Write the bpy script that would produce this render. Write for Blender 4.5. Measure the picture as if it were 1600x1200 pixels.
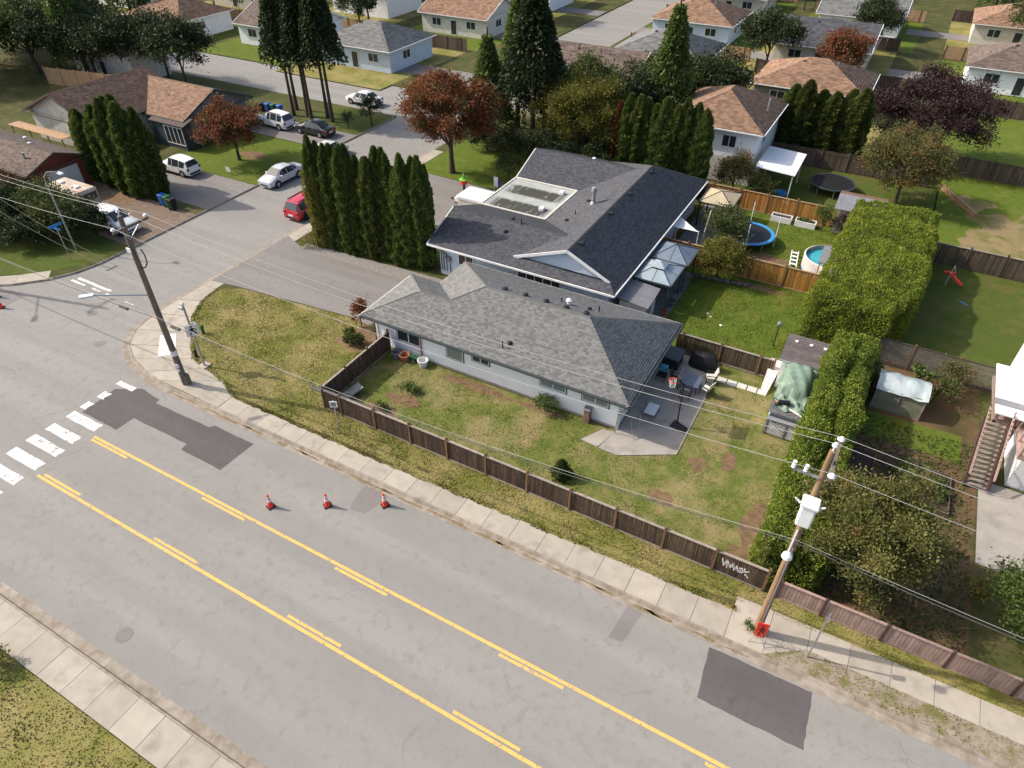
import bpy, math, random
import numpy as np
from mathutils import Vector, Matrix, Quaternion
R = math.radians
random.seed(7); rng = np.random.default_rng(7)
for _o in list(bpy.data.objects): bpy.data.objects.remove(_o)
sc = bpy.context.scene; col = sc.collection

# ------------------------------------------------------------------ camera
cd = bpy.data.cameras.new('camera'); cam = bpy.data.objects.new('camera', cd); col.objects.link(cam)
cd.sensor_width = 36; cd.sensor_fit = 'HORIZONTAL'; cd.lens = 24.0; cd.clip_start = .5; cd.clip_end = 2500
cam.location = (0, 0, 27); cam.rotation_euler = (R(90-39.8), 0, R(29)); sc.camera = cam
# ------------------------------------------------------------------ sky, sun, exposure
SUN_AZ, SUN_EL = R(14), R(40)              # the way shadows fall (world XY) and the sun's height
w = bpy.data.worlds.new('World'); sc.world = w; w.use_nodes = True
nt = w.node_tree; nt.nodes.clear()
sky = nt.nodes.new('ShaderNodeTexSky'); sky.sky_type = 'NISHITA'; sky.sun_disc = False
sky.sun_elevation = SUN_EL; sky.sun_rotation = math.atan2(-math.cos(SUN_AZ), -math.sin(SUN_AZ)) % (2*math.pi)
bg = nt.nodes.new('ShaderNodeBackground'); bg.inputs['Strength'].default_value = .15; sky.dust_density = 3.5; sky.ozone_density = .6; sky.air_density = 1.0
wo = nt.nodes.new('ShaderNodeOutputWorld')
nt.links.new(sky.outputs[0], bg.inputs[0]); nt.links.new(bg.outputs[0], wo.inputs[0])
sl = bpy.data.lights.new('sun', 'SUN'); sl.energy = 3.1; sl.angle = R(.8); sl.color = (1, .93, .84)
sun = bpy.data.objects.new('sun', sl); col.objects.link(sun); sun.location = (-60, -15, 80)
sun.rotation_euler = Vector((math.cos(SUN_AZ)*math.cos(SUN_EL), math.sin(SUN_AZ)*math.cos(SUN_EL), -math.sin(SUN_EL))).to_track_quat('-Z', 'Y').to_euler()
vs = sc.view_settings; vs.view_transform = 'Standard'; vs.look = 'None'; vs.exposure = .62; vs.gamma = 1; vs.use_curve_mapping = False

# ------------------------------------------------------------------ helpers
def tag(o, label=None, cat=None, group=None, kind=None):
    if label: o['label'] = label
    if cat: o['category'] = cat
    if group: o['group'] = group
    if kind: o['kind'] = kind
    return o
def thing(name, label, cat, loc=(0, 0, 0), rz=0, group=None):
    o = bpy.data.objects.new(name, None); col.objects.link(o); o.empty_display_size = .2
    o.location = loc; o.rotation_euler = (0, 0, rz)
    return tag(o, label, cat, group)
def org(p):
    v = Vector((0, 0, 0))
    while p: v += p.location; p = p.parent
    return v
def link(me, name, par=None, loc=None, rz=0, scale=None, quat=None, world=True):
    o = bpy.data.objects.new(name, me); col.objects.link(o)
    if par: o.parent = par
    if loc is not None: o.location = Vector(loc) - (org(par) if (par and world) else Vector((0, 0, 0)))
    if quat is not None: o.rotation_mode = 'QUATERNION'; o.rotation_quaternion = quat
    elif rz: o.rotation_euler = (0, 0, rz) if not isinstance(rz, tuple) else rz
    if scale is not None: o.scale = scale
    return o
def copy_tree(o, parent=None):
    c = o.copy(); col.objects.link(c); c.parent = parent
    for ch in list(o.children): copy_tree(ch, c)
    return c
def fast_mesh(name, V, F, mat, tint=None, smooth=False):
    V = np.asarray(V, np.float32); F = np.asarray(F, np.int32); n, k = F.shape
    me = bpy.data.meshes.new(name); me.vertices.add(len(V)); me.vertices.foreach_set('co', V.ravel())
    me.loops.add(n*k); me.loops.foreach_set('vertex_index', F.ravel())
    me.polygons.add(n); me.polygons.foreach_set('loop_start', np.arange(0, n*k, k, dtype=np.int32))
    me.update(calc_edges=True)
    if tint is not None:
        a = me.attributes.new('tint', 'FLOAT', 'FACE'); a.data.foreach_set('value', np.asarray(tint, np.float32))
    if mat: me.materials.append(mat)
    if smooth: me.polygons.foreach_set('use_smooth', np.ones(n, bool))
    return me
class MB:
    def __init__(s): s.v = []; s.f = []
    def add(s, vs_, fs):
        b = len(s.v); s.v += [tuple(p) for p in vs_]; s.f += [tuple(b+i for i in f) for f in fs]; return s
    def poly(s, pts): return s.add(pts, [tuple(range(len(pts)))])
    def box(s, x0, x1, y0, y1, z0, z1):
        p = [(x, y, z) for z in (z0, z1) for y in (y0, y1) for x in (x0, x1)]
        return s.add(p, [(0, 2, 3, 1), (4, 5, 7, 6), (0, 1, 5, 4), (2, 6, 7, 3), (0, 4, 6, 2), (1, 3, 7, 5)])
    def bevbox(s, x0, x1, y0, y1, z0, z1, b):
        p = []
        for z, k in ((z0, b), (z0+b, 0), (z1-b, 0), (z1, b)):
            X0, X1, Y0, Y1 = x0+k, x1-k, y0+k, y1-k; c = b*.9
            p += [(X0+c, Y0, z), (X1-c, Y0, z), (X1, Y0+c, z), (X1, Y1-c, z), (X1-c, Y1, z), (X0+c, Y1, z), (X0, Y1-c, z), (X0, Y0+c, z)]
        fs = [tuple(reversed(range(8))), tuple(range(24, 32))]
        for r in range(3):
            for i in range(8): j = (i+1) % 8; fs.append((r*8+i, r*8+j, r*8+8+j, r*8+8+i))
        return s.add(p, fs)
    def beam(s, a, b, wd, ht, up=(0, 0, 1)):
        a = Vector(a); b = Vector(b); d = (b-a).normalized(); u = Vector(up)
        if abs(d.dot(u)) > .98: u = Vector((1, 0, 0))
        x = d.cross(u).normalized()*wd/2; z = x.cross(d).normalized()*ht/2
        p = [q + i*x + j*z for q in (a, b) for i, j in ((-1, -1), (1, -1), (1, 1), (-1, 1))]
        return s.add(p, [(0, 1, 2, 3), (7, 6, 5, 4), (0, 4, 5, 1), (1, 5, 6, 2), (2, 6, 7, 3), (3, 7, 4, 0)])
    def cyl(s, a, b, r0, r1=None, n=10, caps=True):
        r1 = r0 if r1 is None else r1
        a = Vector(a); b = Vector(b); d = (b-a).normalized(); u = Vector((0, 0, 1)) if abs(d.z) < .95 else Vector((1, 0, 0))
        x = d.cross(u).normalized(); y = d.cross(x)
        p = [c + r*(math.cos(2*math.pi*i/n)*x + math.sin(2*math.pi*i/n)*y) for c, r in ((a, r0), (b, r1)) for i in range(n)]
        fs = [(i, (i+1) % n, n+(i+1) % n, n+i) for i in range(n)]
        if caps: fs += [tuple(reversed(range(n))), tuple(range(n, 2*n))]
        return s.add(p, fs)
    def tube(s, pts, r, n=6):
        for a, b in zip(pts, pts[1:]): s.cyl(a, b, r if not callable(r) else r, n=n)
        return s
    def lathe(s, prof, n=16, c=(0, 0, 0)):
        p = [(c[0]+r*math.cos(2*math.pi*i/n), c[1]+r*math.sin(2*math.pi*i/n), c[2]+z) for r, z in prof for i in range(n)]
        fs = [(k*n+i, k*n+(i+1) % n, k*n+n+(i+1) % n, k*n+n+i) for k in range(len(prof)-1) for i in range(n)]
        fs += [tuple(reversed(range(n))), tuple(range((len(prof)-1)*n, len(prof)*n))]
        return s.add(p, fs)
    def prism(s, poly, z0, z1):
        n = len(poly); p = [(x, y, z0) for x, y in poly] + [(x, y, z1) for x, y in poly]
        return s.add(p, [tuple(reversed(range(n))), tuple(range(n, 2*n))] + [(i, (i+1) % n, n+(i+1) % n, n+i) for i in range(n)])
    def mesh(s, name, mat, smooth=False, angle=None):
        me = bpy.data.meshes.new(name); me.from_pydata(s.v, [], s.f); me.update()
        if mat: me.materials.append(mat)
        if smooth or angle:
            me.polygons.foreach_set('use_smooth', np.ones(len(me.polygons), bool))
            if angle: me.set_sharp_from_angle(angle=R(angle))
        return me
    def build(s, name, mat, par=None, smooth=False, angle=None, world=True):
        if par and world:
            o = org(par); s.v = [(x-o.x, y-o.y, z-o.z) for x, y, z in s.v]
        return link(s.mesh(name, mat, smooth, angle), name, par)

# ------------------------------------------------------------------ materials
def _nt(name):
    m = bpy.data.materials.new(name); m.use_nodes = True; t = m.node_tree
    return m, t, t.nodes['Principled BSDF'], t.nodes.new, t.links.new
def mixc(N, L, fac, a, b, mode='MIX'):
    n = N('ShaderNodeMix'); n.data_type = 'RGBA'; n.blend_type = mode
    for s_, v in (('Factor', fac), ('A', a), ('B', b)):
        i = [q for q in n.inputs if q.name == s_ and (q.type == 'RGBA' or (s_ == 'Factor' and q.type == 'VALUE'))][0]
        if hasattr(v, 'is_linked') or hasattr(v, 'links'): L(v, i)
        elif s_ == 'Factor': i.default_value = v
        else: i.default_value = (*v, 1)
    return [o for o in n.outputs if o.type == 'RGBA'][0]
def math_(N, L, op, a, b=None, clamp=False):
    n = N('ShaderNodeMath'); n.operation = op; n.use_clamp = clamp
    for i, v in ((0, a), (1, b)):
        if v is None: continue
        if hasattr(v, 'links'): L(v, n.inputs[i])
        else: n.inputs[i].default_value = v
    return n.outputs[0]
def ramp(N, L, v, lo, hi):
    n = N('ShaderNodeMapRange'); n.inputs[1].default_value = lo; n.inputs[2].default_value = hi; n.clamp = True
    L(v, n.inputs[0]); return n.outputs[0]
def pos(N, L, stretch=(1, 1, 1), rz=0):
    g = N('ShaderNodeNewGeometry'); mp = N('ShaderNodeMapping'); mp.inputs['Scale'].default_value = stretch; mp.inputs['Rotation'].default_value = (0, 0, rz)
    L(g.outputs['Position'], mp.inputs['Vector']); return mp.outputs[0]
def noise(N, L, vec, scale, detail=4, rough=.55, dist=0):
    n = N('ShaderNodeTexNoise'); n.inputs['Scale'].default_value = scale; n.inputs['Detail'].default_value = detail
    n.inputs['Roughness'].default_value = rough; n.inputs['Distortion'].default_value = dist; L(vec, n.inputs['Vector']); return n.outputs[0]
def bump(N, L, p, h, st, dist=.02):
    b = N('ShaderNodeBump'); b.inputs['Strength'].default_value = st; b.inputs['Distance'].default_value = dist
    L(h, b.inputs['Height']); L(b.outputs[0], p.inputs['Normal'])
def mat(name, c, c2=None, scale=4, rough=.8, bmp=0, bscale=25, metal=0, spec=.3, var=0, stretch=(1, 1, 1), tint=0, lo=.35, hi=.65, c3=None, s3=.5, lo3=.5, hi3=.7, coat=0):
    m, t, p, N, L = _nt(name)
    p.inputs['Roughness'].default_value = rough; p.inputs['Metallic'].default_value = metal; p.inputs['Specular IOR Level'].default_value = spec
    if coat: p.inputs['Coat Weight'].default_value = coat; p.inputs['Coat Roughness'].default_value = .06
    vec = pos(N, L, stretch)
    c2 = c2 or tuple(x*.8 for x in c)
    out = mixc(N, L, ramp(N, L, noise(N, L, vec, scale), lo, hi), c, c2)
    if c3: out = mixc(N, L, ramp(N, L, noise(N, L, vec, s3), lo3, hi3), out, c3)
    if var:
        oi = N('ShaderNodeObjectInfo'); f = N('ShaderNodeMapRange'); f.inputs[3].default_value = 1-var; f.inputs[4].default_value = 1+var
        L(oi.outputs['Random'], f.inputs[0]); hv = N('ShaderNodeHueSaturation'); L(f.outputs[0], hv.inputs['Value']); L(out, hv.inputs['Color']); out = hv.outputs[0]
    if tint:
        at = N('ShaderNodeAttribute'); at.attribute_name = 'tint'; f = N('ShaderNodeMapRange'); f.inputs[3].default_value = 1-tint; f.inputs[4].default_value = 1+tint
        L(at.outputs['Fac'], f.inputs[0]); hv = N('ShaderNodeHueSaturation'); L(f.outputs[0], hv.inputs['Value']); L(out, hv.inputs['Color']); out = hv.outputs[0]
    L(out, p.inputs['Base Color'])
    if bmp: bump(N, L, p, noise(N, L, vec, bscale, 3), bmp)
    return m
def leaf_mat(name, a, b, c=None, trans=.3, cfac=.35, var=.12):
    m, t, p, N, L = _nt(name)
    p.inputs['Roughness'].default_value = .55; p.inputs['Specular IOR Level'].default_value = .25
    at = N('ShaderNodeAttribute'); at.attribute_name = 'tint'
    out = mixc(N, L, at.outputs['Fac'], a, b)
    if c: out = mixc(N, L, ramp(N, L, noise(N, L, pos(N, L), .9, 3), .62-cfac*.5, .75-cfac*.3), out, c)
    oi = N('ShaderNodeObjectInfo'); f = N('ShaderNodeMapRange'); f.inputs[3].default_value = 1-var; f.inputs[4].default_value = 1+var
    L(oi.outputs['Random'], f.inputs[0]); hv = N('ShaderNodeHueSaturation'); L(f.outputs[0], hv.inputs['Value']); L(out, hv.inputs['Color']); out = hv.outputs[0]
    L(out, p.inputs['Base Color'])
    tr = N('ShaderNodeBsdfTranslucent'); L(out, tr.inputs['Color']); mx = N('ShaderNodeMixShader'); mx.inputs[0].default_value = trans
    L(p.outputs[0], mx.inputs[1]); L(tr.outputs[0], mx.inputs[2]); L(mx.outputs[0], t.nodes['Material Output'].inputs['Surface'])
    return m
def asphalt(name, c, cracks=True, dark=.8):
    m, t, p, N, L = _nt(name); p.inputs['Roughness'].default_value = .85; p.inputs['Specular IOR Level'].default_value = .25
    v = pos(N, L); vs_ = pos(N, L, (.035, .62, 1))
    out = mixc(N, L, ramp(N, L, noise(N, L, v, .35, 5), .3, .7), c, tuple(x*dark for x in c))
    out = mixc(N, L, ramp(N, L, noise(N, L, vs_, 1., 4), .42, .66), out, tuple(x*1.15 for x in c))
    out = mixc(N, L, ramp(N, L, noise(N, L, v, 2.3, 5, .65), .52, .72), out, (c[0]*.8, c[1]*.77, c[2]*.75))
    g = noise(N, L, v, 55, 2); out = mixc(N, L, .35, out, mixc(N, L, ramp(N, L, g, .3, .7), tuple(x*.6 for x in c), tuple(x*1.3 for x in c)))
    if cracks:
        nz = N('ShaderNodeTexNoise'); nz.inputs['Scale'].default_value = 1.3; nz.inputs['Detail'].default_value = 6; L(v, nz.inputs['Vector'])
        ad = N('ShaderNodeVectorMath'); ad.operation = 'MULTIPLY_ADD'; L(nz.outputs[1], ad.inputs[0]); ad.inputs[1].default_value = (1.1, 1.1, 0); L(v, ad.inputs[2])
        vo = N('ShaderNodeTexVoronoi'); vo.feature = 'DISTANCE_TO_EDGE'; vo.inputs['Scale'].default_value = .32; L(ad.outputs[0], vo.inputs['Vector'])
        cr = ramp(N, L, vo.outputs['Distance'], .008, .002)
        cr = math_(N, L, 'MULTIPLY', cr, ramp(N, L, noise(N, L, v, .28, 2), .5, .62))
        out = mixc(N, L, math_(N, L, 'MULTIPLY', cr, .42), out, tuple(x*.5 for x in c))
    L(out, p.inputs['Base Color']); bump(N, L, p, g, .25, .01)
    return m
def grass(name, a, b, dry, dryness=.5, soil=None, soilness=.68):
    m, t, p, N, L = _nt(name); p.inputs['Roughness'].default_value = .9; p.inputs['Specular IOR Level'].default_value = .1
    v = pos(N, L)
    out = mixc(N, L, ramp(N, L, noise(N, L, v, 1.6, 5), .35, .65), a, b)
    out = mixc(N, L, ramp(N, L, noise(N, L, v, .4, 6, .62), 1-dryness-.1, 1-dryness+.1), out, dry)
    if soil: out = mixc(N, L, ramp(N, L, noise(N, L, v, .42, 5, .6), soilness, soilness+.08), out, soil)
    g = noise(N, L, v, 14, 4, .7); out = mixc(N, L, .22, out, mixc(N, L, ramp(N, L, g, .3, .7), tuple(x*.55 for x in a), tuple(x*1.5 for x in b)))
    L(out, p.inputs['Base Color']); bump(N, L, p, g, .35, .03)
    return m
def pane(name, c=(.02, .025, .03), rough=.08):
    m, t, p, N, L = _nt(name); p.inputs['Base Color'].default_value = (*c, 1); p.inputs['Roughness'].default_value = rough; p.inputs['Specular IOR Level'].default_value = .6
    return m
K = {}
K['asphalt'] = asphalt('asphalt', (.245, .232, .21), True, .88); K['asphalt_side'] = asphalt('drive_asphalt', (.2, .185, .172))
K['patch'] = asphalt('patch_asphalt', (.1, .088, .086), False); K['patch2'] = asphalt('worn_patch', (.2, .182, .17), False)
K['concrete'] = mat('concrete', (.39, .345, .28), (.335, .295, .24), 1.6, .9, .3, 40, var=.09, c3=(.25, .21, .17), s3=.8, lo3=.58, hi3=.8)
K['kerb'] = mat('kerb_concrete', (.33, .285, .235), (.22, .18, .13), 2.5, .9, .4, 30, var=.08)
K['patio'] = mat('patio_concrete', (.36, .325, .28), (.3, .27, .235), 1.2, .9, .2, 40, c3=(.22, .2, .17), s3=.6, lo3=.55, hi3=.75)
K['gravel'] = mat('gravel', (.3, .275, .25), (.14, .125, .11), 9, .95, 1, 18)
K['white_paint'] = mat('road_paint_white', (.72, .7, .66), (.6, .58, .54), 3, .8, c3=(.27, .26, .25), s3=5.5, lo3=.57, hi3=.64)
K['yellow_paint'] = mat('road_paint_yellow', (.74, .43, .11), (.65, .38, .11), 4, .8, c3=(.3, .25, .18), s3=6.5, lo3=.57, hi3=.66)
K['ground'] = grass('ground_grass', (.045, .058, .016), (.07, .078, .022), (.12, .095, .045), .46, (.11, .08, .05), .64)
K['dry_lawn'] = grass('dry_lawn', (.135, .142, .03), (.18, .172, .044), (.28, .225, .095), .5)
K['yard'] = grass('yard_lawn', (.095, .122, .026), (.145, .155, .038), (.27, .215, .105), .46, (.31, .21, .115), .6)
K['green_lawn'] = grass('green_lawn', (.075, .11, .014), (.105, .14, .02), (.15, .15, .03), .4)
K['deep_lawn'] = grass('deep_lawn', (.06, .085, .015), (.078, .1, .019), (.115, .1, .034), .42, (.12, .075, .04), .68)
K['soil'] = mat('soil', (.21, .13, .07), (.13, .085, .045), 3, .95, .6, 20)
K['garden_soil'] = grass('garden_soil', (.06, .06, .02), (.075, .06, .03), (.15, .09, .05), .56, (.16, .1, .06), .55)
K['bare_field'] = grass('bare_field', (.1, .12, .025), (.14, .135, .035), (.25, .185, .1), .52, (.27, .19, .11), .52)
K['bark'] = mat('bark', (.1, .075, .055), (.05, .04, .03), 9, .95, .8, 12, stretch=(1, 1, .2))
K['pole_wood'] = mat('pole_wood', (.2, .165, .13), (.12, .095, .075), 6, .9, .5, 16, stretch=(3, 3, .25))
K['pole_tan'] = mat('pole_wood_tan', (.3, .19, .11), (.2, .125, .075), 6, .9, .5, 16, stretch=(3, 3, .25))
K['board'] = mat('weathered_board', (.098, .062, .044), (.05, .032, .024), 5, .9, .5, 14, var=.35, stretch=(4, 4, .5), c3=(.19, .15, .12), s3=1.2, lo3=.62, hi3=.9)
K['post'] = mat('fence_post', (.2, .12, .06), (.14, .08, .04), 5, .9, .3, 20, var=.2, stretch=(4, 4, .5))
K['rail'] = mat('grey_rail', (.33, .275, .23), (.24, .195, .16), 4, .9, .2, 20, var=.1)
K['cedar_board'] = mat('cedar_board', (.42, .19, .045), (.27, .115, .03), 4, .75, .3, 18, var=.38, stretch=(4, 4, .4))
K['cedar_rail'] = mat('cedar_rail', (.42, .27, .15), (.33, .2, .11), 4, .8, var=.1)
K['pink_board'] = mat('faded_board', (.36, .25, .21), (.27, .185, .155), 3, .9, .3, 18, var=.22, stretch=(3, 3, .5))
K['dark_post'] = mat('dark_post', (.09, .05, .04), None, 4, .85)
K['old_board'] = mat('old_dark_board', (.115, .08, .06), (.07, .05, .04), 4, .9, .4, 14, var=.3, stretch=(4, 4, .5))
K['siding'] = mat('pale_siding', (.83, .84, .85), (.78, .79, .81), 1.2, .7)
K['blue_siding'] = mat('pale_blue_siding', (.5, .58, .67), (.44, .52, .6), 1.2, .7)
K['white'] = mat('white_trim', (.75, .74, .72), (.66, .65, .63), 2, .55)
K['offwhite'] = mat('off_white', (.62, .59, .52), (.5, .47, .41), 2, .7)
K['dark_trim'] = mat('dark_trim', (.05, .065, .07), None, 3, .6)
K['shingle_grey'] = mat('grey_shingle', (.17, .17, .162), (.155, .155, .148), 3, .92, .4, 45, tint=.26)
K['shingle_dark'] = mat('charcoal_shingle', (.082, .083, .092), (.068, .069, .077), 3, .9, .4, 45, tint=.28)
K['shingle_tan'] = mat('tan_shingle', (.27, .165, .105), (.2, .12, .08), 2.5, .92, .4, 45, tint=.3)
K['shingle_brown'] = mat('brown_shingle', (.16, .12, .1), (.12, .09, .075), 2.5, .92, .4, 45, tint=.3)
K['brick'] = mat('red_brick', (.25, .065, .04), (.17, .05, .035), 7, .9, .4, 22)
K['glass'] = pane('window_glass', (.03, .038, .045)); K['pale_glass'] = pane('curtained_glass', (.19, .23, .22), .15)
K['black'] = mat('black_plastic', (.018, .018, .02), None, 4, .5); K['rubber'] = mat('rubber', (.02, .02, .021), None, 4, .85)
K['grey_metal'] = mat('galvanised', (.42, .43, .44), (.33, .34, .35), 4, .45, metal=.6); K['white_metal'] = mat('white_metal', (.78, .79, .8), (.7, .71, .72), 3, .4)
K['mid_grey'] = mat('mid_grey', (.2, .2, .215), (.16, .16, .17), 2, .7); K['steel_roof'] = mat('steel_canopy', (.31, .36, .39), (.26, .31, .34), 1.5, .38, spec=.5)
K['tan_fabric'] = mat('tan_canvas', (.46, .38, .25), (.4, .33, .22), 2, .9); K['blue'] = mat('blue_plastic', (.02, .1, .42), None, 3, .45)
K['cyan'] = mat('blue_pad', (.05, .27, .55), (.04, .22, .46), 3, .5); K['green_bin'] = mat('green_plastic', (.02, .12, .05), None, 3, .5)
K['orange'] = mat('cone_orange', (.88, .06, .035), (.75, .05, .03), 5, .5); K['sign_orange'] = mat('sign_red_orange', (.85, .05, .02), None, 5, .5)
K['reflect'] = mat('reflective_white', (.8, .78, .74), None, 5, .4); K['sign_blue'] = mat('sign_blue', (.02, .2, .55), None, 5, .4)
K['slat'] = mat('grey_slat', (.2, .17, .15), (.15, .125, .11), 4, .9, var=.15); K['ink'] = mat('black_ink', (.015, .015, .02), None, 5, .5); K['red'] = mat('red_plastic', (.6, .03, .02), None, 5, .4)
K['terracotta'] = mat('terracotta', (.4, .15, .08), None, 5, .8); K['wire'] = mat('aluminium_wire', (.4, .39, .37), None, 5, .55); K['cable'] = mat('black_cable', (.09, .088, .085), None, 5, .6)
K['stone'] = mat('garden_stone', (.16, .15, .14), (.09, .085, .08), 4, .9, .5, 14, var=.25)
K['flat_roof'] = None; K['gutter_dirt'] = mat('gutter_dirt', (.24, .185, .11), (.14, .115, .06), 7, .95, .6, 25)
# foliage
LF = {}
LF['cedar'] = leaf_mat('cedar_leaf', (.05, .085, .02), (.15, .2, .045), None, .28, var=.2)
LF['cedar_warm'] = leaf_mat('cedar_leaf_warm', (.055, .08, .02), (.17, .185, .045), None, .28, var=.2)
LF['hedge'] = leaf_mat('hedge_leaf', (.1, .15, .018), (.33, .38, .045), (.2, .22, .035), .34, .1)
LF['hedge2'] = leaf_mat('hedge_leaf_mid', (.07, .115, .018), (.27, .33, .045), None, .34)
LF['maple_red'] = leaf_mat('maple_red_leaf', (.13, .045, .022), (.3, .1, .04), (.11, .095, .03), .3, .32)
LF['jmaple'] = leaf_mat('japanese_maple_leaf', (.13, .045, .025), (.27, .1, .045), (.12, .085, .03), .3, .3)
LF['plum'] = leaf_mat('plum_leaf', (.03, .016, .017), (.085, .045, .042), None, .25)
LF['yellow_green'] = leaf_mat('yellow_green_leaf', (.075, .085, .016), (.2, .19, .032), (.25, .17, .03), .35, .12)
LF['green'] = leaf_mat('green_leaf', (.045, .068, .018), (.125, .15, .04), None, .3)
LF['apple'] = leaf_mat('apple_leaf', (.05, .065, .018), (.15, .15, .05), (.2, .12, .04), .3, .3)
LF['orange_green'] = leaf_mat('turning_leaf', (.075, .09, .024), (.25, .24, .07), (.26, .18, .06), .34, .1)
LF['dark'] = leaf_mat('dark_leaf', (.02, .032, .012), (.055, .075, .024), None, .2)
LF['vine'] = leaf_mat('vine_leaf', (.12, .11, .02), (.3, .25, .05), None, .3)
LF['brown'] = leaf_mat('dead_cedar_leaf', (.1, .035, .016), (.2, .07, .025), None, .2)
LF['grass'] = leaf_mat('grass_blade', (.165, .16, .04), (.3, .26, .09), (.36, .285, .135), .35, .42)
LF['grass_green'] = leaf_mat('grass_blade_green', (.075, .1, .018), (.14, .16, .032), None, .3)
LF['leaf_light'] = leaf_mat('pale_shrub_leaf', (.05, .09, .02), (.15, .2, .04), None, .3)
# ================================================================== the setting: ground, roads, kerbs, pavements
def struct(name, mb, m, par=None, label=None):
    o = mb.build(name, m, par); 
    if not par: o['kind'] = 'structure'; tag(o, label, None)
    return o
KX, KY = -41.65, 17.8                                   # kerb faces of the side street and the main road
ARC = [(-41.65, 25.), (-41.6, 23.), (-41.1, 20.95), (-40., 19.5), (-38.4, 18.6), (-36.5, 18.07), (-35., 17.87), (-33.5, 17.8)]
ARCW = [(-60, 17.8), (-57.5, 18.3), (-55.6, 19.2), (-54.0, 20.4), (-52.4, 22.1), (-51.5, 23.8), (-51.1, 25.6)]
def off_(path, d):
    out = []
    for i, p in enumerate(path):
        a = Vector(path[max(i-1, 0)]); b = Vector(path[min(i+1, len(path)-1)]); t = (b-a).normalized(); out.append((p[0]-t.y*d, p[1]+t.x*d))
    return out
g = MB()
g.prism([(KX+.13, 900)] + [(x+.13, y+.13) if i in (0, 1) else p for i, (p, (x, y)) in enumerate(zip(off_(ARC, .13), ARC))] + [(900, KY+.13), (900, 900)], -.3, 0)
g.prism([(-900, KY+.13)] + off_(ARCW, .13) + [(-51.23, 64.5), (-900, 64.5)], -.3, 0)
g.prism([(-900, 74), (-51.1, 74), (-51.1, 900), (-900, 900)], -.3, 0)
g.prism([(-900, -300), (900, -300), (900, 4.12), (-900, 4.12)], -.3, 0)
struct('ground', g, K['ground'], label='grass ground of the neighbourhood')
road = struct('road', MB().poly([(-900, 0, -.12), (900, 0, -.12), (900, 900, -.12), (-900, 900, -.12)]), K['asphalt'], label='worn grey asphalt road and side street')
def sheet(name, pts, m, z=.004, par=None): return struct(name, MB().poly([(x, y, z) for x, y in pts]), m, par)
def blob(cx, cy, rx, ry, n=14, jit=.25, sd=0):
    r = random.Random(sd); return [(cx+rx*math.cos(2*math.pi*i/n)*(1+jit*(r.random()-.5)*2), cy+ry*math.sin(2*math.pi*i/n)*(1+jit*(r.random()-.5)*2)) for i in range(n)]
RZ = -.116
def ragged(pts, step=.3, j=.025):
    out = []
    for a, b in zip(pts, pts[1:]+pts[:1]):
        n = max(1, int(math.dist(a, b)/step)); out += [(a[0]+(b[0]-a[0])*k/n+random.uniform(-j, j), a[1]+(b[1]-a[1])*k/n+random.uniform(-j, j)) for k in range(n)]
    return out
# painted marks and patches on the asphalt
for y0 in (9.5, 12.88): 
    a, b = (-34.3, 40)
    sheet('yellow_line', [(a, y0-.075), (b, y0-.075), (b, y0+.075), (a, y0+.075)], K['yellow_paint'], RZ, road)
for k in range(9):
    x = -34.2+8.85*k; 
    sheet('yellow_dash', [(x if k else -34.2, 12.60), (x+3, 12.60), (x+3, 12.73), (x if k else -34.2, 12.73)], K['yellow_paint'], RZ, road)
    x = -34.0+8.65*k
    sheet('yellow_dash', [(x-.0, 9.66), (x+3, 9.66), (x+3, 9.79), (x, 9.79)], K['yellow_paint'], RZ, road)
def worn(x0, x1, y0, y1, name, m, sd):
    r = random.Random(sd); p = [(x0, y0)]
    p += [(x0+(x1-x0)*t, y0+r.uniform(-.03, .03)) for t in (.2, .4, .6, .8)] + [(x1, y0)]
    p += [(x1+r.uniform(-.12, .02), y0+(y1-y0)*t) for t in (.3, .6)] + [(x1, y1)] + [(x0+(x1-x0)*t, y1+r.uniform(-.05, .02)) for t in (.8, .55, .3)] + [(x0, y1)]
    return sheet(name, p, m, RZ, road)
for i, (yc, xa, xb) in enumerate([(8.75, -37.4, -34.7), (7.6, -37.4, -34.7), (6.4, -37.4, -34.7), (5.4, -37.4, -34.7), (9.95, -37.35, -34.7), (11.1, -37.4, -34.7), (12.2, -37.3, -34.8), (13.45, -37.25, -34.65), (14.4, -37.3, -36.75), (15.5, -37.25, -36.65), (16.72, -37.3, -35.8)]):
    worn(xa, xb, yc-.3 if yc < 16 else yc-.16, yc+.3 if yc < 16 else yc+.2, 'crosswalk_bar', K['white_paint'], i)
for i, (xa, xb, ya, yb) in enumerate([(-50.8, -47.0, 23.35, 23.6), (-51.0, -49.4, 22.95, 23.15), (-48.6, -47.6, 22.98, 23.13), (-47.0, -46.4, 22.95, 23.15), (-44.9, -43.9, 23.0, 23.1)]):
    worn(xa, xb, ya, yb, 'stop_line', K['white_paint'], 40+i)
sheet('road_patch', ragged([(-36.75, 13.9), (-33.7, 13.85), (-33.6, 15.), (-29.2, 15.02), (-29.1, 14.55), (-26., 14.5), (-25.9, 16.82), (-29., 16.85), (-29.15, 16.6), (-33.6, 16.55), (-33.7, 16.85), (-35.5, 17.05), (-36.9, 16.2), (-36.9, 15.9)]), K['patch'], RZ-.002, road)
sheet('road_patch', ragged([(0., 17.3), (4.2, 17.35), (4.3, 14.9), (.2, 14.9)]), K['patch'], RZ-.002, road)
sheet('road_patch', ragged([(-18.5, 17.45), (-17., 17.5), (-17.1, 16.7), (-17.3, 15.9), (-18.2, 15.75), (-18.4, 16.4)]), K['patch2'], RZ-.002, road)
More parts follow.
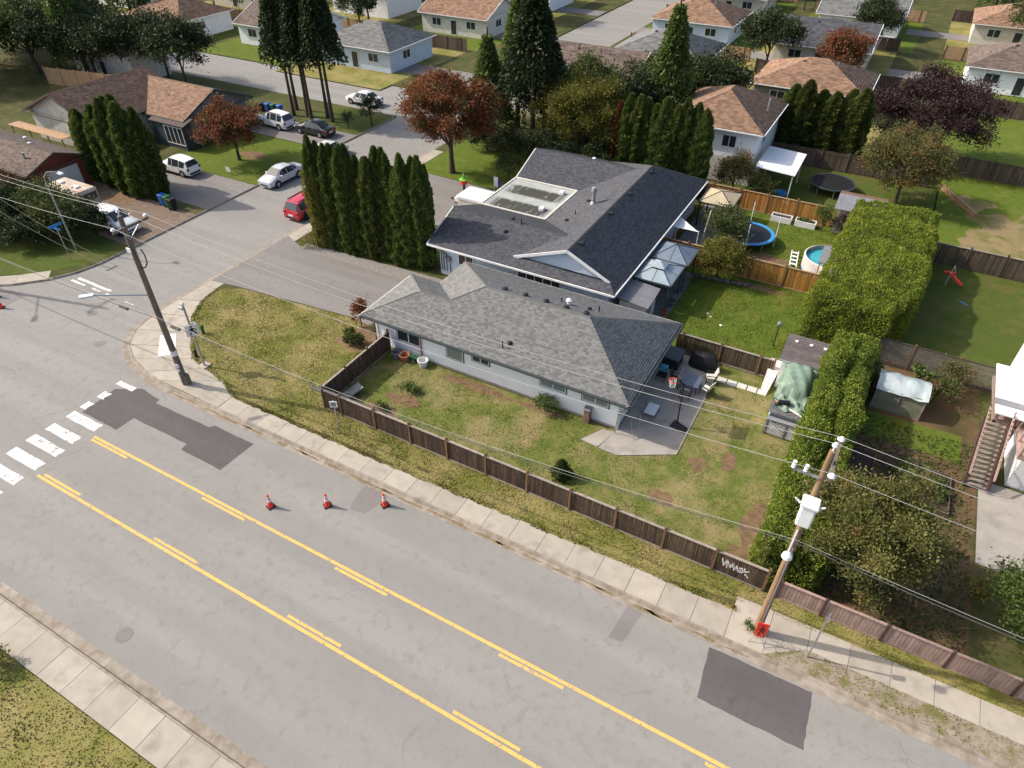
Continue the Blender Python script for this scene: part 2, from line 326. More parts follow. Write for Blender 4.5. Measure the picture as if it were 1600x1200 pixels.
sheet('road_patch', ragged([(-3.75, 17.45), (-3.05, 17.45), (-3.3, 15.7), (-3.95, 15.6)]), K['patch2'], RZ-.002, road)
sheet('road_patch', ragged([(-64, 17), (-51.8, 17.2), (-51.9, 20.), (-53.5, 20.), (-57, 18.1), (-64, 17.9)]), K['patch2'], RZ-.002, road)
mh = MB().lathe([(.38, 0), (.36, .004)], 20, (-22.2, 5.6, RZ)); mh.build('manhole_cover', K['patch2'], road)
for c in ((-45.6, 20.9), (-41.9, 18.8)): MB().lathe([(.36, 0), (.34, .004)], 20, (*c, RZ)).build('manhole_cover', K['patch2'], road)
# kerbs, gutters and sidewalk slabs
def offset(path, d):
    out = []
    for i, p in enumerate(path):
        a = Vector(path[max(i-1, 0)]); b = Vector(path[min(i+1, len(path)-1)]); t = (b-a).normalized(); out.append((p[0]-t.y*d, p[1]+t.x*d))
    return out
def resample(path, step):
    out = [path[0]]
    for a, b in zip(path, path[1:]):
        n = max(1, round((Vector(b)-Vector(a)).length/step))
        out += [(a[0]+(b[0]-a[0])*k/n, a[1]+(b[1]-a[1])*k/n) for k in range(1, n+1)]
    return out
def strip(name, path, d0, d1, z0, z1, m, label, step=3., gap=.01, piece='slab', zj=.004, slope=0):
    """a paved strip beside a kerb line: one piece per step, between offsets d0 and d1"""
    r = resample(path, step); 
    root = thing(name, label, None, (r[0][0], r[0][1], 0)); root['kind'] = 'structure'
    D0 = [d0(p[0]) if callable(d0) else d0 for p in r]; D1 = [d1(p[0]) if callable(d1) else d1 for p in r]
    A = [offset(r, D0[i])[i] for i in range(len(r))]; B = [offset(r, D1[i])[i] for i in range(len(r))]
    for i in range(len(r)-1):
        t = (Vector(r[i+1])-Vector(r[i])); g_ = gap/t.length
        q = lambda P, k: (P[i][0]+(P[i+1][0]-P[i][0])*k, P[i][1]+(P[i+1][1]-P[i][1])*k)
        z = z1+random.uniform(-zj, zj)
        b_ = MB().prism([q(A, g_), q(A, 1-g_), q(B, 1-g_), q(B, g_)], z0, z)
        if slope:                                        # battered road face
            for k_ in (4, 5):
                f_ = slope/max(.01, (Vector(b_.v[7 if k_ == 4 else 6])-Vector(b_.v[k_])).length); b_.v[k_] = tuple(Vector(b_.v[k_]).lerp(Vector(b_.v[7 if k_ == 4 else 6]), f_))
        b_.build(piece, m, root)
    return root
MAIN = [(-33.5, KY), (60, KY)]; SIDE = [(KX, 58), (KX, 25.)]
PATH = SIDE + ARC[1:] + MAIN[1:]
strip('gutter', PATH, -.36, 0, -.14, -.112, K['kerb'], 'dirty concrete gutter pan along the far kerb', 3, .01, 'gutter_pan', .001)
strip('kerb', PATH, .001, .15, -.13, .018, K['kerb'], 'worn concrete kerb round the corner lot', 3, .008, 'kerb_stone', .003, .08)
def wback(x): return 1.3 if x < -18 else 1.3+(x+18)/15*.35 if x < -3 else 1.65
strip('sidewalk', [(-29.9, KY), (.4, KY)], .16, wback, -.08, .02, K['concrete'], 'pale concrete sidewalk along the brown board fence', 1.52)
strip('sidewalk', [(.4, KY), (60, KY)], lambda x: 1.25 if x > 2.3 else .16, 2.45, -.08, .02, K['concrete'], 'concrete sidewalk below the faded pink fence', 1.6)
strip('sidewalk', [(KX, 58), (KX, 27.3)], .16, 1.35, -.08, .02, K['concrete'], 'narrow concrete sidewalk beside the side street and cedar row', 1.52)
# the rounded corner: pieces between kerb and lawn
INN = [(-40.25, 27.3), (-39.9, 25.6), (-38.9, 23.9), (-37.4, 22.5), (-36.1, 21.4), (-35., 20.6), (-33.5, 20.25), (-31.5, 19.85), (-29.9, 19.12)]
OUT = [(KX+.16, 27.3)] + [offset(ARC, .16)[i] for i in range(8)][0:7] + [(-29.9, KY+.16)]
cr = thing('corner_sidewalk', 'rounded concrete sidewalk corner under the utility pole', None, (-37, 20.5, 0)); cr['kind'] = 'structure'
for i in range(8):
    a, b, c, d = OUT[i], OUT[i+1], INN[i+1], INN[i]; mid = lambda p, q: ((p[0]+q[0])/2, (p[1]+q[1])/2)
    def shr(poly):
        cx = sum(p[0] for p in poly)/4; cy = sum(p[1] for p in poly)/4; return [(cx+(p[0]-cx)*.982, cy+(p[1]-cy)*.982) for p in poly]
    MB().prism(shr([a, b, mid(b, c), mid(a, d)]), -.08, .02+random.uniform(-.004, .003)).build('slab', K['concrete'], cr)
    MB().prism(shr([mid(a, d), mid(b, c), c, d]), -.08, .024+random.uniform(-.004, .003)).build('slab', K['concrete'], cr)
MB().prism([(-38.95, 21.3), (-38.2, 21.95), (-36.4, 20.4), (-37.1, 19.6)], .0, .034).build('ramp_panel', K['white'], cr)
# near side of the road
NEAR = [(60, 4.25), (-70, 4.25)]
strip('gutter', NEAR, -.4, 0, -.14, -.112, K['kerb'], 'concrete gutter pan on the side of the road without houses', 3, .01, 'gutter_pan', .001)
strip('kerb', NEAR, .001, .16, -.13, .018, K['kerb'], 'concrete kerb on the side of the road without houses', 3, .008, 'kerb_stone', .002, .08)
strip('sidewalk', NEAR, .17, 1.6, -.08, .02, K['concrete'], 'clean pinkish concrete sidewalk across the road from the houses', 1.5)
strip('kerb', [(-80, KY)] + ARCW + [(-51.1, 64)], .001, .15, -.13, .018, K['kerb'], 'concrete kerb round the corner with the blue street sign', 3, .008, 'kerb_stone', .002, .08)
strip('sidewalk', [(-80, KY)] + ARCW[:5], .16, 1.4, -.08, .02, K['concrete'], 'concrete sidewalk on the corner with the blue street sign', 1.6)
# ground cover sheets
LAWN_CORNER = [(-40.2, 27.4), (-39.85, 25.6), (-38.85, 23.9), (-37.35, 22.5), (-36.05, 21.4), (-34.95, 20.6), (-33.45, 20.25), (-31.45, 19.85), (-29.9, 19.15), (-24.3, 19.12), (-24.3, 28.3), (-26.3, 28.8), (-29.3, 29.2), (-38.5, 28.35)]
VERGE = [(-24.3, 19.12), (-18, 19.12), (-3, 19.5), (.6, 20.0), (14, 20.3), (14, 21.0), (-24.3, 21.05)]
YARD = [(-24.3, 21.05), (1.2, 21.05), (1.2, 31.4), (-1.2, 31.4), (-1.3, 36.5), (-8.4, 36.5), (-8.4, 27.6), (-24.3, 27.6)]
BACK = [(-12.8, 36.7), (-1.3, 36.7), (-1.0, 47.9), (-12.8, 47.9)]
sheet('corner_lawn', LAWN_CORNER, K['dry_lawn']); sheet('verge_grass', VERGE, K['dry_lawn'], .006); sheet('front_yard', YARD, K['yard'])
sheet('back_lawn', BACK, K['green_lawn']); sheet('pool_lawn', [(-12.8, 48), (.5, 48), (.5, 59.6), (-12.8, 59.6)], K['green_lawn'])
sheet('rear_lawn', [(-13, 60), (5.5, 60), (5.5, 72.4), (-13, 72.4)], K['deep_lawn']); sheet('play_lawn', [(3, 41.7), (40, 41.7), (40, 57.3), (3, 57.3)], K['deep_lawn'])
sheet('rough_field', [(5.4, 57.5), (40, 57.5), (40, 77.2), (5.4, 77.2)], K['green_lawn']); sheet('bare_ground', blob(12.6, 64.6, 4.6, 5.4, 40, .3, 77), K['bare_field'], .009); sheet('bare_ground', blob(8.2, 70.8, 1.8, 1.6, 14, .3, 78), K['bare_field'], .0105); sheet('far_lawn', [(5, 77.5), (40, 77.5), (40, 98), (5, 98)], K['green_lawn'])
sheet('garden', [(3., 21.1), (9.6, 21.1), (9.6, 41.6), (3., 41.6)], K['garden_soil'])
sheet('garden_lawn', [(3.2, 34.2), (8.8, 34.2), (8.8, 36.6), (3.2, 36.4)], K['green_lawn'], .008)
sheet('concrete_drive', [(9.7, 27.4), (40, 27.4), (40, 33.4), (9.7, 33.4)], K['patio'], .008)
DRIVE = [(KX+.2, 28.0), (-38.5, 28.4), (-29.3, 29.25), (-26.3, 28.9), (-25.4, 28.9), (-25.4, 35.1), (-38.6, 35.), (KX+.2, 36.2)]
sheet('driveway', DRIVE, K['asphalt_side'], .03); sheet('gravel_strip', [(-39.2, 35.02), (-25.6, 35.12), (-25.6, 36.6), (-39.2, 36.)], K['gravel'], .012)
sheet('dirt_strip', [(2., 17.96), (60, 17.96), (60, 19.06), (2., 19.06)], mat('dirt_strip', (.3, .25, .19), (.22, .18, .13), 2.5, .95, .6, 22, c3=(.15, .14, .05), s3=1.1, lo3=.5, hi3=.62), .009); sheet('planting_bed', [(-28.4, 26.5), (-26.2, 26.2), (-25.4, 27.6), (-25.5, 29.2), (-27.6, 29.1)], K['soil'], .012)
sheet('house_drive', [(KX+.2, 43.8), (-27.6, 43.8), (-27.6, 52.2), (KX+.2, 52.6)], K['asphalt_side'], .03)
sheet('maple_lawn', [(-40.2, 52.6), (-27, 52.6), (-27, 62), (-40.2, 62)], K['green_lawn'], .006)
sheet('dirt_drive', [(-65.5, 28.6), (-51.25, 28.6), (-51.25, 35.2), (-65.5, 35.6)], mat('dirt_gravel', (.2, .15, .11), (.14, .1, .075), 2, .95, .5, 20), .006)
sheet('neighbour_drive', [(-66, 36.4), (-51.25, 36.4), (-51.25, 40.8), (-66, 42)], K['asphalt_side'], .01)
sheet('pale_apron', [(-58.6, 40.9), (-51.25, 40.4), (-51.25, 42.3), (-58.6, 42.2)], K['gravel'], .012)
sheet('neighbour_lawn', [(-64, 42.3), (-51.25, 42.4), (-51.25, 52.4), (-62, 52.4)], K['green_lawn'], .006)
sheet('far_drive', [(-70, 52.6), (-51.25, 52.6), (-51.25, 57.4), (-70, 57.4)], K['asphalt_side'], .01)
sheet('tip_lawn', [(-60, 57.6), (-51.25, 57.6), (-51.25, 64.3), (-60, 64.3)], K['deep_lawn'], .006)
sheet('corner_grass', [(-66, 19.5), (-57, 20.3), (-54.3, 22.0), (-52.0, 25.0), (-51.3, 28.4), (-66, 28.4)], K['deep_lawn'], .006)
sheet('roadside_grass', [(-70, 2.6), (60, 2.6), (60, -40), (-70, -40)], K['dry_lawn'], .006)
for i, (x, y, rx, ry) in enumerate([(.2, 24.6, .7, 1.6), (-.2, 22.4, .6, .7), (-3.6, 27.3, .5, .6), (-4.6, 24.1, .7, .45), (-20.6, 23.9, 1.2, .5), (-21.5, 22.5, 1.0, .5), (-17.5, 27.0, 2.5, .35), (-13., 27.1, 1.5, .3), (-2.2, 28.3, .5, .7), (-4.9, 47.0, 2., .4), (-5.5, 51.5, 1.6, 1.0), (-57., 47.6, 1.6, 1.0), (-60., 34.3, 1.8, 1.0)]):
    sheet('bare_soil', blob(x, y, rx, ry, 16, .3, i), K['soil'], .011+.0004*i)
# patio of the grey roofed house
pt = thing('patio', 'concrete patio slabs beside the grey roofed bungalow', None, (-6.6, 31, 0)); pt['kind'] = 'structure'
for P_ in ([(-8.45, 27.65), (-8.45, 29.6), (-4.85, 29.6), (-4.85, 27.4), (-7.7, 25.75), (-8.85, 25.8)], [(-8.45, 29.62), (-8.45, 32.), (-4.85, 32.), (-4.85, 29.62)], [(-8.45, 32.02), (-8.45, 36.4), (-4.9, 36.2), (-4.85, 32.02)], [(-9.95, 25.95), (-8.9, 25.83), (-8.5, 27.4), (-9.2, 27.3)]):
    MB().prism(P_, -.05, .05).build('slab', K['patio'], pt)
ss = thing('stepping_stones', 'square concrete stepping slabs leading to the white shed', None, (-3.4, 35, 0)); ss['kind'] = 'structure'
for k in range(5): MB().box(-4.75+k*.62, -4.2+k*.62, 34.75, 35.25, -.02, .03).build('slab', K['offwhite'], ss)
sheet('gazebo_paving', [(-12.7, 37.), (-9.8, 37.), (-9.8, 46.6), (-12.7, 46.6)], K['mid_grey'], .012); sheet('terrace', [(-12.7, 48.1), (-9.3, 48.1), (-9.3, 59.), (-12.7, 59.)], K['mid_grey'], .012)

# ================================================================== generators: shingles, fences, plants
def shingles(P3, expo, tabw, m, par, name='shingles', lift=.009):
    P3 = [Vector(p) for p in P3]; n = Vector((0, 0, 0))
    for i in range(len(P3)): n += (P3[i]-P3[0]).cross(P3[(i+1) % len(P3)]-P3[0])
    n.normalize(); n = -n if n.z < 0 else n
    v = (Vector((0, 0, 1))-n*n.z).normalized(); u = v.cross(n); o = P3[0]
    Q = [((p-o).dot(u), (p-o).dot(v)) for p in P3]; v0, v1 = min(q[1] for q in Q), max(q[1] for q in Q)
    def span(t):
        xs = []
        for i in range(len(Q)):
            (ax, ay), (bx, by) = Q[i], Q[(i+1) % len(Q)]
            if (ay-t)*(by-t) <= 0 and abs(ay-by) > 1e-9: xs.append(ax+(bx-ax)*(t-ay)/(by-ay))
            elif abs(ay-t) < 1e-6: xs.append(ax)
        return (min(xs), max(xs)) if xs else (0, 0)
    V, F, T = [], [], []; k = 0; t = v0
    while t < v1-.02:
        t2 = min(t+expo, v1); a, b = span(t+1e-4), span(t2-1e-4); x = min(a[0], b[0])-random.random()*tabw
        while x < max(a[1], b[1]):
            x2 = x+tabw*random.uniform(.75, 1.25); cl = lambda q, s: min(max(q, s[0]), s[1])
            l0, l1, h0, h1 = cl(x, a), cl(x2-.006, a), cl(x, b), cl(x2-.006, b)
            if l1-l0 > .01 or h1-h0 > .01:
                lf = lift*random.uniform(.8, 1.25); B = len(V)
                V += [o+u*l0+v*t+n*lf, o+u*l1+v*t+n*lf, o+u*h1+v*t2+n*lift*.35, o+u*h0+v*t2+n*lift*.35, o+u*l0+v*t, o+u*l1+v*t]
                F += [(B, B+1, B+2, B+3), (B+4, B+5, B+1, B)]; tt = random.random(); T += [tt, tt]
            x = x2
        t = t2
    return V, F, T
def roof(par, polys, m, name='roof', th=.14, expo=.14, tabw=.22):
    """deck slab from the sloped polygons, then its shingles as a sub-part"""
    d = MB(); V, F, T = [], [], []
    for P3 in polys:
        P3 = [Vector(p) for p in P3]
        nrm = sum(((P3[i]-P3[0]).cross(P3[(i+1) % len(P3)]-P3[0]) for i in range(len(P3))), Vector((0, 0, 0)))
        if nrm.z < 0: P3 = P3[::-1]
        k = len(P3); b = len(d.v)
        d.add([p for p in P3] + [p-Vector((0, 0, th)) for p in P3], [tuple(range(k)), tuple(range(2*k-1, k-1, -1))] + [(i, k+i, k+(i+1) % k, (i+1) % k) for i in range(k)])
        v, f, t = shingles(P3, expo, tabw, m, par); B = len(V); V += v; F += [tuple(B+q for q in ff) for ff in f]; T += t
    ro = d.build(name, m, par); og = org(par)
    so = link(fast_mesh('shingles', np.array([p-og for p in V]), F, m, T), 'shingles', ro); so['kind'] = 'stuff'
    return ro
_capcache = {}
def ridge_caps(ro, a, b, m, step=.3, fold=.09, w=.15):
    key = (m.name, fold)
    if key not in _capcache:
        q = MB().add([(0, -w, -fold+.03), (0, 0, .035), (0, w, -fold+.03), (step*1.1, -w, -fold+.012), (step*1.1, 0, .018), (step*1.1, w, -fold+.012), (0, -w, -fold), (0, 0, 0), (0, w, -fold)],
                     [(0, 3, 4, 1), (1, 4, 5, 2), (6, 0, 1, 7), (7, 1, 2, 8)]); _capcache[key] = q.mesh('ridge_cap', m)
    a = Vector(a); b = Vector(b); d = b-a; n = int(d.length/step); x = d.normalized(); y = Vector((0, 0, 1)).cross(x).normalized(); z = x.cross(y)
    qt = Matrix((x, y, z)).transposed().to_quaternion()
    for i in range(n): link(_capcache[key], 'ridge_cap', ro, a+x*step*i+z*.012, quat=qt)
def box_mesh(name, sx, sy, sz, m, b=0):
    return (MB().bevbox(-sx/2, sx/2, -sy/2, sy/2, 0, sz, b) if b else MB().box(-sx/2, sx/2, -sy/2, sy/2, 0, sz)).mesh(name, m)
_bm = {}
def bmesh_(name, sx, sy, sz, m, b=0):
    k = (name, round(sx, 3), round(sy, 3), round(sz, 3), m.name)
    if k not in _bm: _bm[k] = box_mesh(name, sx, sy, sz, m, b)
    return _bm[k]
def fence(label, p0, p1, h=1.55, bw=.14, bm_=None, pm=None, rm=None, posts=2.44, post_h=.1, cap=True, kick=True, z=0, rails=True, group=None, first=0, side=0):
    p0 = Vector((*p0, z)); p1 = Vector((*p1, z)); d = p1-p0; Ln = d.length; a = math.atan2(d.y, d.x); x = d.normalized(); y = Vector((-x.y, x.x, 0))
    f = thing('board_fence', label, 'fence', p0, 0, group)
    bm_ = bm_ or K['board']; pm = pm or K['post']; rm = rm or K['rail']
    n = max(1, int(Ln/bw)); bw_ = Ln/n
    for i in range(n):
        hh = h-.12 if cap else h*random.uniform(.97, 1.0)
        link(bmesh_('board', bw_-.012, .022, hh-.06, bm_), 'board', f, p0+x*(i+.5)*bw_+y*(random.uniform(-.004, .004))+Vector((0, 0, .06)), (random.uniform(-.006, .006), random.uniform(-.006, .006), a))
    s = first; ps = [0] if first else []
    while s < Ln+.05: ps.append(s); s += posts
    if ps[-1] < Ln-.6: ps.append(Ln)
    for s in ps:
        q = link(bmesh_('post', .11, .13, h+post_h, pm, .008), 'post', f, p0+x*s, (random.uniform(-.012, .012), random.uniform(-.012, .012), a))
    for i in range(len(ps)-1):
        A, B = p0+x*(ps[i]+.06), p0+x*(ps[i+1]-.06)
        if cap: MB().beam(A+Vector((0, 0, h-.1)), B+Vector((0, 0, h-.1)), .12, .05).build('cap_rail', rm, f)
        if kick: MB().beam(A+Vector((0, 0, .05)), B+Vector((0, 0, .05)), .055, .09).build('kick_board', rm, f)
        if rails and not cap: MB().beam(A+y*side*.03+Vector((0, 0, h*.82)), B+y*side*.03+Vector((0, 0, h*.82)), .06, .09).build('rail', pm, f)
    return f
def rand_dirs(n):
    d = rng.normal(size=(n, 3)); return d/np.linalg.norm(d, axis=1)[:, None]
def cards(c, ax, L_, W_, fold=.25):
    n = len(c); s = np.cross(ax, rand_dirs(n)); s /= np.linalg.norm(s, axis=1)[:, None]+1e-9; nn = np.cross(ax, s)
    L_ = np.broadcast_to(np.asarray(L_), (n,))[:, None]; W_ = np.broadcast_to(np.asarray(W_), (n,))[:, None]
    V = np.stack([c-ax*L_/2, c+s*W_/2+nn*W_*fold, c+ax*L_/2, c-s*W_/2+nn*W_*fold], 1).reshape(-1, 3)
    return V, np.arange(4*n).reshape(-1, 4)
def cedar_mesh(h, r, n, m, seed, size=1., blunt=.72, lobes=5):
    global rng; rng = np.random.default_rng(seed)
    ph = rng.uniform(0, 6.28, 8)
    def prof(t): return r*np.where(t < .12, .72+2.3*t, np.where(t < blunt, 1-.12*(t-.12), np.clip((1-t)/(1-blunt), 0, 1)**.75*(1-.12*(blunt-.12))))
    t = rng.uniform(0, 1, n)**.9; th = rng.uniform(0, 6.283, n)
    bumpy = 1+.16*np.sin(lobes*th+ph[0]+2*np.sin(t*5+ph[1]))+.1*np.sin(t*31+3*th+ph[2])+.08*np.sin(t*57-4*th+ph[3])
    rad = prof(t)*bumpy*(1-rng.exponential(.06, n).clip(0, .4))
    c = np.stack([rad*np.cos(th), rad*np.sin(th), t*h], 1)
    out = np.stack([np.cos(th), np.sin(th), np.zeros(n)], 1)
    ax = out*.55+np.array([0, 0, 1.])+rand_dirs(n)*.45; ax /= np.linalg.norm(ax, axis=1)[:, None]
    V, F = cards(c, ax, rng.uniform(.2, .42, n)*size, rng.uniform(.08, .17, n)*size)
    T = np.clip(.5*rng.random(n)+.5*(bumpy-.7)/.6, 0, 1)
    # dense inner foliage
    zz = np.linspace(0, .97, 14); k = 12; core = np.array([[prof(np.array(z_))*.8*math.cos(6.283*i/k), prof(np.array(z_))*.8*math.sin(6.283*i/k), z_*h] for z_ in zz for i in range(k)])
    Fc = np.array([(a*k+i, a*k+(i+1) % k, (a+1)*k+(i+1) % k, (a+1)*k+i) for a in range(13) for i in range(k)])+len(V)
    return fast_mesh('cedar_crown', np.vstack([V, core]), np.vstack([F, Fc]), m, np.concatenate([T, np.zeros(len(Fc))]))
def crown_mesh(rx, ry, rz, zc, nc, nl, leaf, m, seed, spread=.28, hollow=.5, asp=.5, up=.2):
    """leaf clumps through an uneven ellipsoid; returns mesh and clump centres (limbs grow to these)"""
    global rng; rng = np.random.default_rng(seed)
    d = rand_dirs(nc); d[:, 2] = np.where(d[:, 2] < -.55, -d[:, 2]*.6, d[:, 2]); q = rng.uniform(hollow**3, 1, nc)**(1/3)*rng.uniform(.8, 1.12, nc)
    cc = d*q[:, None]*np.array([rx, ry, rz])+np.array([0, 0, zc])
    ct = rng.random(nc); s = spread*(rx+ry+rz)/3
    i = rng.integers(0, nc, nl); off = rng.normal(size=(nl, 3))*s*rng.uniform(.5, 1., nl)[:, None]*np.array([1, 1, .7])
    c = cc[i]+off
    ax = off/(np.linalg.norm(off, axis=1)[:, None]+1e-6)*.8+rand_dirs(nl)*.8+np.array([0, 0, up]); ax /= np.linalg.norm(ax, axis=1)[:, None]
    V, F = cards(c, ax, rng.uniform(.7, 1.4, nl)*leaf, rng.uniform(.7, 1.3, nl)*leaf*asp)
    T = np.clip(.45*ct[i]+.55*rng.random(nl), 0, 1)
    return fast_mesh('tree_crown', V, F, m, T), cc
def trunk_mesh(h, r, m, limbs=(), seed=0, fork=.35):
    R_ = random.Random(seed); b = MB(); pts = [Vector((R_.uniform(-.05, .05)*k*.3, R_.uniform(-.05, .05)*k*.3, h*k/5)) for k in range(6)]; pts[0] = Vector((0, 0, -.05))
    for k in range(5): b.cyl(pts[k], pts[k+1], r*(1.25 if k == 0 else 1-.14*k), r*(1-.14*(k+1)), 8, False)
    for e in limbs:
        e = Vector(e); t = R_.uniform(fork, .9); s = pts[0].lerp(pts[-1], t); mid = s.lerp(e, .5)+Vector((R_.uniform(-.2, .2), R_.uniform(-.2, .2), -.1*(e-s).length*.5))
        b.cyl(s, mid, r*.5*(1-t*.4), r*.3, 6, False); b.cyl(mid, e, r*.3, r*.1, 5, False)
    return b.mesh('trunk', m, True)
def place_tree(name, label, cat, loc, crown, trunk, rz=0, s=(1, 1, 1), group=None):
    t = thing(name, label, cat, loc, rz, group); t.scale = s
    if name == 'cedar_tree': t.rotation_euler = (random.uniform(-.03, .03), random.uniform(-.03, .03), rz)
    if trunk: link(trunk, 'trunk', t)
    link(crown, 'crown', t); return t
def tree(name, label, loc, h, rx, ry, rz, leafs, nl, leaf, nc=40, seed=1, tr=.16, spread=.24, group=None, hollow=.45, up=.2, asp=.5, cat='tree', trunk=True):
    cm, cc = crown_mesh(rx, ry, rz, h-rz*.95, nc, nl, leaf, LF[leafs], seed, spread, hollow, asp, up)
    tm = trunk_mesh(max(.4, h-rz*.9), tr, K['bark'], [tuple(c*np.array([.85, .85, 1])-np.array([0, 0, .1])) for c in cc[:14]], seed) if trunk else None
    return place_tree(name, label, cat, loc, cm, tm, 0, (1, 1, 1), group)
def tufts(name, poly, n, m, h=(.04, .1), par=None, seed=3, z=.0, w=.035, excl=()):
    r = np.random.default_rng(seed); P = np.array(poly); lo, hi = P.min(0), P.max(0); pts = np.zeros((0, 2))
    def inside(q, PP):
        x, y = q[:, 0], q[:, 1]; ins = np.zeros(len(q), bool); j = len(PP)-1
        for i in range(len(PP)):
            c_ = ((PP[i, 1] > y) != (PP[j, 1] > y)) & (x < (PP[j, 0]-PP[i, 0])*(y-PP[i, 1])/(PP[j, 1]-PP[i, 1]+1e-12)+PP[i, 0]); ins ^= c_; j = i
        return ins
    q = r.uniform(lo, hi, (int(n*1.0), 2)); k = inside(q, P)
    for e in excl: k &= ~inside(q, np.array(e))
    q = q[k]; n = len(q)
    # clumpy height
    dens = .5+.5*np.sin(q[:, 0]*1.7+2*np.sin(q[:, 1]*.9))*np.sin(q[:, 1]*2.1+1.5*np.sin(q[:, 0]*.7)); hh = r.uniform(*h, n)*(.6+.7*dens)
    a = r.uniform(0, 6.283, n); ww = r.uniform(.6, 1.4, n)*w; lean = r.normal(size=(n, 2))*hh[:, None]*.6
    b = np.c_[q, np.full(n, z)]; s = np.c_[np.cos(a), np.sin(a), np.zeros(n)]*ww[:, None]; tip = b+np.c_[lean, hh]
    V = np.stack([b-s, b+s, tip], 1).reshape(-1, 3); F = np.arange(3*n).reshape(-1, 3)
    o = link(fast_mesh(name, V, F, m, np.clip(.6*r.random(n)+.4*dens, 0, 1)), name); return tag(o, kind='stuff')
# ================================================================== buildings
def win(par, face, a0, a1, z0, z1, pl, n=2, fr=None, gl=None, t=.07, name='window', mull=True, trim=None):
    """framed window on a wall plane; face 'y-','y+','x-','x+' is the way it looks"""
    fr = fr or K['white']; gl = gl or K['glass']; sg = -1 if face[1] == '-' else 1; ax = face[0]
    def bx(m_, b0, b1, d0, d1, c0, c1):
        lo, hi = sorted((pl+sg*d0, pl+sg*d1))
        return m_.box(b0, b1, lo, hi, c0, c1) if ax == 'y' else m_.box(lo, hi, b0, b1, c0, c1)
    if trim:
        T_ = t+.06; f0 = MB(); bx(f0, a0-T_, a1+T_, 0, .03, z0-T_, z0-t); bx(f0, a0-T_, a1+T_, 0, .03, z1+t, z1+T_); bx(f0, a0-T_, a0-t, 0, .03, z0-t, z1+t); bx(f0, a1+t, a1+T_, 0, .03, z0-t, z1+t); f0.build('window_trim', trim, par)
    f = MB(); bx(f, a0-t, a1+t, 0, .05, z0-t, z0); bx(f, a0-t, a1+t, 0, .05, z1, z1+t); bx(f, a0-t, a0, 0, .05, z0, z1); bx(f, a1, a1+t, 0, .05, z0, z1)
    wd = (a1-a0)/n
    for k in range(1, n): bx(f, a0+k*wd-.03, a0+k*wd+.03, 0, .045, z0, z1)
    fo = f.build(name, fr, par)
    for k in range(n): bx(MB(), a0+k*wd+(.03 if k else 0), a0+(k+1)*wd-(.03 if k < n-1 else 0), 0, .018, z0, z1).build('pane', gl, fo)
    return fo
def roof_vent(ro, x, y, z, m, s=.17):
    MB().lathe([(s*.9, -.1), (s*.9, .04), (s*1.15, .05), (s*1.05, .11), (s*.5, .15)], 10, (x, y, z)).build('roof_vent', m, ro)
def pipe(ro, x, y, z, h, r, m, name='vent_pipe'): MB().cyl((x, y, z-.1), (x, y, z+h), r, n=8).build(name, m, ro)

# ---- bungalow with grey shingle hip roof
SL, ZE = .385, 2.5
ex0, ex1, ey0, ey1 = -26.1, -7.8, 27.1, 36.05; mx0 = -23.8; wy = 32.75
zr = ZE+SL*(ey1-ey0)/2; yr = (ey0+ey1)/2; hr = (ey1-ey0)/2; zw = ZE+SL*(wy-ey0)/2; yw = (ey0+wy)/2; hw = (wy-ey0)/2
aR = (ex1-hr, yr, zr); aL = (mx0+hr, yr, zr); J = (mx0+hw, yw, zw); W_ = (ex0+hw, yw, zw); V_ = (mx0, wy, ZE)
c1, c2, c3, c4, c5 = (ex0, ey0, ZE), (ex1, ey0, ZE), (ex1, ey1, ZE), (mx0, ey1, ZE), (ex0, wy, ZE)
h1 = thing('bungalow', 'long low bungalow with grey shingle hip roof and white walls', 'house', (-17, 31.5, 0))
MB().prism([(-25.4, 27.72), (-8.5, 27.72), (-8.5, 35.5), (-23.2, 35.5), (-23.2, 32.2), (-25.4, 32.2)], -.05, 2.44).build('wall', K['siding'], h1)
MB().prism([(-25.42, 27.7), (-8.48, 27.7), (-8.48, 35.52), (-23.22, 35.52), (-23.22, 32.22), (-25.42, 32.22)], -.05, .16).build('foundation', K['concrete'], h1)
r1 = roof(h1, [[c1, c2, aR, aL, J, W_], [c1, W_, c5], [c5, W_, J, V_], [V_, J, aL, c4], [c4, aL, aR, c3], [c2, c3, aR]], K['shingle_grey'])
for a, b in ((c1, W_), (c5, W_), (W_, J), (J, aL), (c4, aL), (aL, aR), (c2, aR), (c3, aR)): ridge_caps(r1, a, b, K['shingle_grey'])
def gutter(par, pts, m, w=.1, h=.1, name='gutter'):
    b = MB()
    for p, q in zip(pts, pts[1:]): b.beam(p, q, w, h)
    return b.build(name, m, par)
e = .06
gutter(h1, [(ex0-e, ey0-e, ZE-.1), (ex1+e, ey0-e, ZE-.1)], K['dark_trim']); gutter(h1, [(ex1+e, ey0-e, ZE-.09), (ex1+e, ey1+e, ZE-.09)], K['dark_trim']); gutter(h1, [(ex1, ey1+e, ZE-.1), (mx0, ey1+e, ZE-.1)], K['offwhite']); gutter(h1, [(ex0-e, ey0-e, ZE-.1), (ex0-e, wy, ZE-.1)], K['white'])
win(h1, 'y-', -23.75, -22.05, 1.02, 1.95, 27.72, 2, K['white'], K['glass'], t=.05, trim=K['dark_trim']); win(h1, 'y-', -19.95, -18.85, .98, 1.85, 27.72, 1, K['white'], K['pale_glass'], t=.05, trim=K['dark_trim'])
